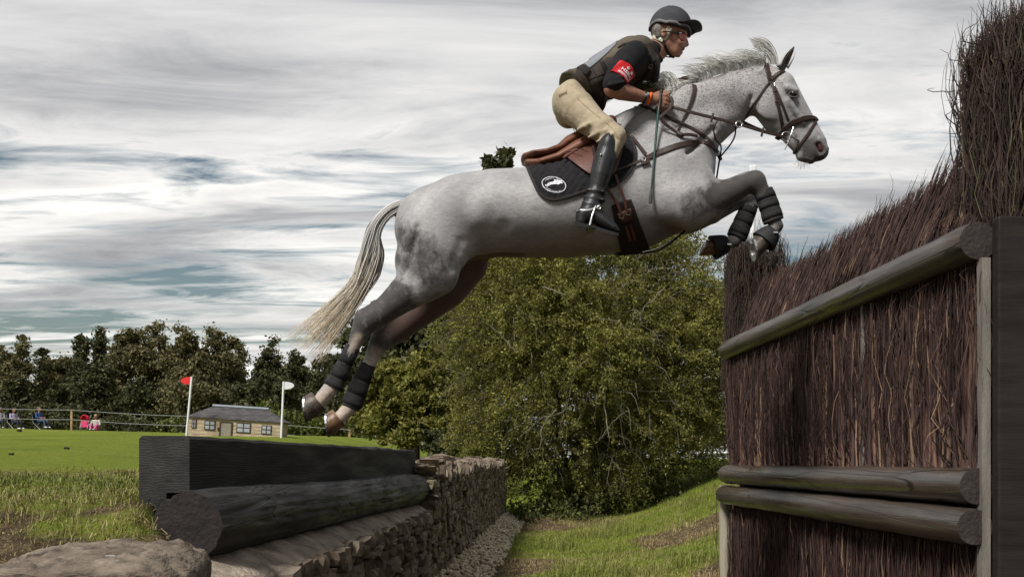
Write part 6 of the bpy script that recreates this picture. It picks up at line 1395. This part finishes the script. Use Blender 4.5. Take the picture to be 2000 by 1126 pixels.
brch, BRV, BRF = solid('breeches', legs + [(ch([(1116, 188, 25, 0, .155), (1108, 203, 29, 0, .16), (1112, 218, 28, 0, .15)]), .03)], .006, m_breech, rider, 1)
BRB = BVHTree.FromPolygons(BRV.tolist(), BRF.tolist())
m_seam = mat('breeches_seam', (.26, .195, .12), .9, .2, 40)
strap('leg_seam', [(1128, 192), (1142, 206), (1165, 225), (1188, 243), (1200, 256), (1206, 270)], 1.1, m_seam, rider, .0005, .0015, bvh=BRB)
strap('pocket_flap', [(1092, 183), (1099, 180), (1107, 177)], 7, m_breech, rider, .001, .004, bvh=BRB)
strap('pocket_seam', [(1092, 188), (1100, 184), (1108, 181)], 1.1, m_seam, rider, .004, .0025, bvh=BRB)

m_rboot = mat('riding_boot_leather', (.014, .0145, .016), .42, .3, 6, .1, 70, spec=.4)
for s in (-1, 1):
    rb, RV, RF = solid('riding_boot', [(ch([(1189, 284, 19, s * .325, .058), (1181, 312, 22.5, s * .335, .06), (1173, 342, 20.5, s * .342, .055), (1166, 368, 17, s * .348, .045), (1160, 390, 16.5, s * .352, .042), (1152, 414, 18.5, s * .356, .04)]), .015),
        (ch([(1188, 270, 9, s * .325, .05), (1186, 282, 14, s * .325, .055)]), .02),
        (ch([(1152, 414, 18, s * .356, .04), (1178, 431, 14, s * .362, .043), (1198, 446, 9.5, s * .366, .042), (1204, 451, 7, s * .367, .035)]), .02), (ch([(1138, 421, 14, s * .356, .033), (1136, 432, 11, s * .356, .032)]), .015),
        (ch([(1143, 386, 4, s * .35, .03), (1178, 392, 4, s * .37, .03)]), .012), (ch([(1141, 396, 4, s * .36, .03), (1172, 403, 4, s * .38, .03)]), .012), (ch([(1148, 372, 3.5, s * .36, .03), (1178, 376, 3.5, s * .37, .03)]), .012)],
        .006, m_rboot, rider, 1)
    Yb = DH + s * .36
    sole = [[P(a, b_, Yb + q) for a, b_ in ((1124, 441), (1150, 445), (1176, 452), (1209, 460), (1207, 455), (1178, 446), (1152, 439), (1126, 434))] for q in (-.036, -.012, .012, .036)]
    MB().loft(sole).build('boot_sole', m_black, rb)
    MB().loft([[P(a, b_, Yb + q) for a, b_ in ((1123, 442), (1148, 446), (1149, 438), (1124, 432))] for q in (-.034, .034)]).build('boot_heel', m_black, rb)
    RB = BVHTree.FromPolygons(RV.tolist(), RF.tolist())
    if s < 0:
        strap('spur_strap', [(1133, 410), (1150, 410), (1164, 406), (1172, 403)], 3.4, m_steel, rb, .001, .003, bvh=RB, n=14, mirror=False)
        strap('boot_seam', [(1187, 268), (1176, 300), (1168, 330), (1160, 365)], 1, m_black, rb, .0005, .0012, bvh=RB, n=20, mirror=False)
        solid('boot_snap', [(ch([(1173.5, 302, 2.2, -.395)]), .002)], .003, m_steel, rb)
        ring('strap_ring', (1170, 405), -.40, 3.2, m_steel, rb)
        cord('spur', [(1132, 411, -.385), (1126, 412, -.372), (1123, 411, -.36)], [1.4, 1.6, 1.0], m_steel, rb)
    st = thing('stirrup', P(1152, 441, Yb), 'steel stirrup iron under the rider\'s ' + ('boot on the side with the armband' if s < 0 else 'other boot'), 'stirrup', 'stirrup irons')
    cord('iron', [(1172, 391, s * .372), (1164, 402, s * .395), (1157, 420, s * .408), (1152, 440, s * .41)], [1.7, 1.9, 2.1, 2.6], m_steel, st)
    cord('iron', [(1172, 391, s * .372), (1166, 402, s * .325), (1159, 420, s * .31), (1154, 440, s * .308)], [1.7, 1.9, 2.1, 2.6], m_steel, st)
    y0, y1 = sorted((DH + s * .41, DH + s * .305)); pa = P(1146, 444, Yb); pb = P(1160, 449, Yb)
    MB().box((pa.x, y0, pb.z), (pb.x, y1, pa.z)).build('tread', m_black, st)

# armband
AB = [(1194, 139), (1211, 119), (1223, 121), (1234, 131), (1238, 147), (1224, 164)]
sheet('armband', [(1211, 119), (1217, 120), (1226, 124), (1234, 132), (1238, 145), (1237, 150)], [(1193, 139), (1200, 141), (1209, 145), (1216, 151), (1221, 159), (1224, 164)], 24, 12, .004, mat('red_armband', (.50, .012, .018), .7, .08, 20, .1, 60), rider, th=.003, mirror=False, bvh=SB)
m_wt = mat('white_print', (.80, .72, .76), .8, .05, 30)
def arm_px(u_, v_):   # u along the arc of the band 0..1, v from the outer (upper) edge 0..1
    o_ = spline([(1211, 119), (1217, 120), (1226, 124), (1234, 132), (1238, 145), (1237, 150)], 60); i_ = spline([(1193, 139), (1200, 141), (1209, 145), (1216, 151), (1221, 159), (1224, 164)], 60)
    q = min(max(u_, 0), 1) * 59; k0 = int(q); k1 = min(k0 + 1, 59); fr = q - k0
    a = o_[k0] * (1 - fr) + o_[k1] * fr; b_ = i_[k0] * (1 - fr) + i_[k1] * fr; return tuple(a * (1 - v_) + b_ * v_)
def arm_text(name, txt, u0, u1, v0, v1):
    V, Fc = text_polys(txt, 1.0, .03); xs = [a for a, b_ in V]; ys = [b_ for a, b_ in V]; x0, x1 = min(xs), max(xs); y0, y1 = min(ys), max(ys)
    mesh_obj(name, [surf(*arm_px(u0 + (u1 - u0) * (a - x0) / (x1 - x0), v1 + (v0 - v1) * (b_ - y0) / (y1 - y0)), .0065, SB)[0] for a, b_ in V], Fc, m_wt, rider)
arm_text('armband_lettering', 'HSBC', .34, .86, .44, .66)
for k in range(11):
    u0 = .30 + k * .052; flat_on('armband_line', [[arm_px(u0, .76), arm_px(u0 + .04, .76), arm_px(u0 + .04, .83), arm_px(u0, .83)]], m_wt, rider, SB, .0065)
    if k < 10: flat_on('armband_line', [[arm_px(u0, .86), arm_px(u0 + .04, .86), arm_px(u0 + .04, .90), arm_px(u0, .90)]], m_wt, rider, SB, .0065)
c0, c1, d0, d1 = .46, .76, .14, .40
hexa = [arm_px(c0 + .05, d0), arm_px(c1 - .05, d0), arm_px(c1, (d0 + d1) / 2), arm_px(c1 - .05, d1), arm_px(c0 + .05, d1), arm_px(c0, (d0 + d1) / 2)]
flat_on('armband_hexagon', [hexa], m_wt, rider, SB, .006)
cm = arm_px((c0 + c1) / 2, (d0 + d1) / 2)
m_redp = mat('red_print', (.45, .012, .018), .7, .05, 20)
flat_on('armband_triangle', [[hexa[0], hexa[1], cm], [hexa[3], hexa[4], cm]], m_redp, rider, SB, .0072)

# watch, wristband
def band(name, a, b_, rpx, y, wd, m):
    p0 = P(*a, DH + y); p1 = P(*b_, DH + y); ax = (p1 - p0).normalized(); u_ = ax.orthogonal().normalized(); w_ = ax.cross(u_); r_ = rpx * DH / F
    rings = [[p + (u_ * math.cos(t) + w_ * math.sin(t)) * r_ * k for t in [2 * math.pi * j / 20 for j in range(20)]] for p, k in ((p0, .92), (p0, 1.03), (p0.lerp(p1, .5), 1.07), (p1, 1.03), (p1, .92))]
    return MB().loft(rings, cap=False).build(name, m, rider, True)
band('watch_strap', (1257, 190), (1263, 192), 11.2, -.207, 0, m_web)
band('wristband', (1266.5, 192), (1271, 193.5), 11.4, -.198, 0, mat('orange_band', (.85, .13, .02), .6, .1, 20))
c = P(1263, 184, DH - .233); bm = bmesh.new(); bmesh.ops.create_cone(bm, cap_ends=True, segments=20, radius1=.016, radius2=.014, depth=.008); bmesh.ops.rotate(bm, verts=bm.verts, matrix=Vector((-.1, -.75, .65)).to_track_quat('Z', 'Y').to_matrix()); bmesh.ops.translate(bm, verts=bm.verts, vec=c)
me = bpy.data.meshes.new('watch_face'); bm.to_mesh(me); bm.free(); link('watch_face', me, mat('watch_grey', (.35, .35, .35), .3, .4, 120, metal=.6), rider)

# helmet
m_helm = mat('helmet_cover', (.045, .045, .052), .8, .18, 40, .2, 220, spec=.2); m_hband = mat('helmet_band', (.11, .11, .112), .55, .2, 30)
def helm_pt(th, ph, k=1.):
    """th: angle round (0 = front), ph: 0 at rim .. pi/2 top"""
    ax = Vector((.99, 0, -.10)).normalized(); up = Vector((.10, 0, .99)).normalized(); cc = P(1309.5, 55, DH)
    return cc + (ax * math.cos(th) * .110 * math.cos(ph) + Vector((0, 1, 0)) * math.sin(th) * .096 * math.cos(ph) + up * math.sin(ph) * .108) * k
def rim(th): return -.10 - .16 * math.cos(th * 2) ** 2 * (1 if abs(math.cos(th)) > .3 else .4) - .06 * math.cos(th)
rings = []
for i in range(15):
    rings.append([helm_pt(2 * math.pi * j / 40, rim(2 * math.pi * j / 40) * (1 - i / 14) + (i / 14) * (math.pi / 2 - .01)) for j in range(40)])
rin = [[helm_pt(2 * math.pi * j / 40, rim(2 * math.pi * j / 40), .90) for j in range(40)]]
helmet = MB().loft(rin + rings, cap=True).build('helmet', m_helm, rider, True)
MB().loft([[helm_pt(2 * math.pi * j / 40, rim(2 * math.pi * j / 40) + a, k) for j in range(41)] for a, k in ((0, 1.0), (0, 1.025), (.075, 1.03), (.15, 1.02), (.15, 1.0))], cap=False, close=False).build('helmet_band', m_hband, helmet, True)
m_vis = mat('visor_black', (.014, .014, .015), .6, .2, 40)
rings = []
for j in range(21):
    th = R(-78 + 156 * j / 20); a = helm_pt(th, rim(th) + .14, 1.02); ext = .060 * max(0, math.cos(th * 1.15)) ** .75
    d = Vector((math.cos(th) * .3 + .75, math.sin(th) * .30, .48)).normalized(); rings.append([a, a + d * ext * .5 + Vector((0, 0, .006)), a + d * ext, a + d * ext - Vector((0, 0, .006)), a + d * ext * .5 - Vector((0, 0, .002)), a - Vector((0, 0, .006))])
MB().loft(rings).build('visor', m_vis, helmet, True)
HB = BVHTree.FromPolygons([v_.co[:] for v_ in helmet.data.vertices], [p_.vertices[:] for p_ in helmet.data.polygons])
flat_on('helmet_badge', [[(1338.5, 23.5), (1343, 25), (1350, 33), (1344, 32)]], mat('badge_blue', (.12, .17, .30), .7, .1), helmet, HB, .0015)
flat_on('helmet_badge_stripe', [[(1343.5, 32), (1350, 34), (1352, 38), (1344, 34.5)]], mat('badge_red', (.50, .09, .05), .7, .1), helmet, HB, .0015)
cord('helmet_toggle', [(1309, 14, 0), (1306, 12, 0), (1304.5, 11.3, 0)], [1.6, 1.2, 1], m_black, helmet)
m_harn = mat('cream_webbing', (.42, .385, .29), .85, .15, 40, .3, 200)
strap('harness_strap', [(1308, 54), (1303, 66), (1297, 80)], [11, 10, 6], m_harn, helmet, .004, .004, bvh=BB)
strap('harness_strap', [(1277, 73), (1285, 77), (1295, 81)], [7, 7, 6], m_harn, helmet, .006, .004, bvh=BB)
strap('chin_strap', [(1296, 81), (1300, 93), (1307, 106), (1316, 111.5)], [5, 4.5, 4.5, 4], m_web, helmet, .003, .004, bvh=BB)
flat_on('harness_badge', [[(1285, 76), (1289, 73), (1293, 77), (1289, 81)]], mat('badge_white', (.6, .6, .63), .6, .15, 200), helmet, BB, .0125)
# glasses
gl = []
m_lens = mat('orange_lens', (.30, .035, .015), .12, .3, 10, spec=.6); m_frame = mat('glasses_frame', (.02, .018, .018), .35, .2)
for s in (-1, 1):
    c_ = [P(a, b_, DH + s * y) for a, b_, y in ((1326, 66, .062), (1333, 64.5, .05), (1340, 67, .030), (1343, 71, .014), (1342, 77, .014), (1337, 80.5, .032), (1331, 80, .048), (1327, 75, .058))]
    cen = sum(c_, Vector()) / 8 + Vector((.004, s * .008, 0)); v_ = c_ + [cen]; MB().add(v_, [(i, (i + 1) % 8, 8) if s < 0 else ((i + 1) % 8, i, 8) for i in range(8)]).build('lens', m_lens, rider, True)
    cord('glasses_frame', [(1295, 62, s * .082), (1312, 62.5, s * .077), (1326, 65, s * .064), (1334, 64, s * .05), (1342, 68, s * .02), (1343.5, 71, 0)], 1.2, m_frame, rider)
cord('frame_glint_plate', [(1326, 64.5, -.067), (1331, 64, -.061)], 1.3, m_steel, rider)

# whip
whip = thing('riding_whip', P(1270, 397, DH - .24), 'green riding whip held down along the horse\'s shoulder', 'whip')
cord('handle', [(1293.5, 173, -.205), (1292, 178, -.205), (1288, 205, -.21), (1286, 216, -.215)], [3.6, 3.4, 3.0, 2.8], m_black, whip)
cord('shaft', [(1286, 216, -.215), (1281, 270, -.235), (1275, 340, -.265), (1272, 372, -.27)], [2.8, 2.3, 1.8, 1.8], mat('whip_green', (.012, .05, .042), .45, .3, 40), whip)
cord('flapper', [(1272, 370, -.27), (1271, 384, -.272), (1270, 397, -.274)], [2.2, 3.4, 3.2], mat('whip_grey', (.05, .055, .055), .7, .3, 40), whip)
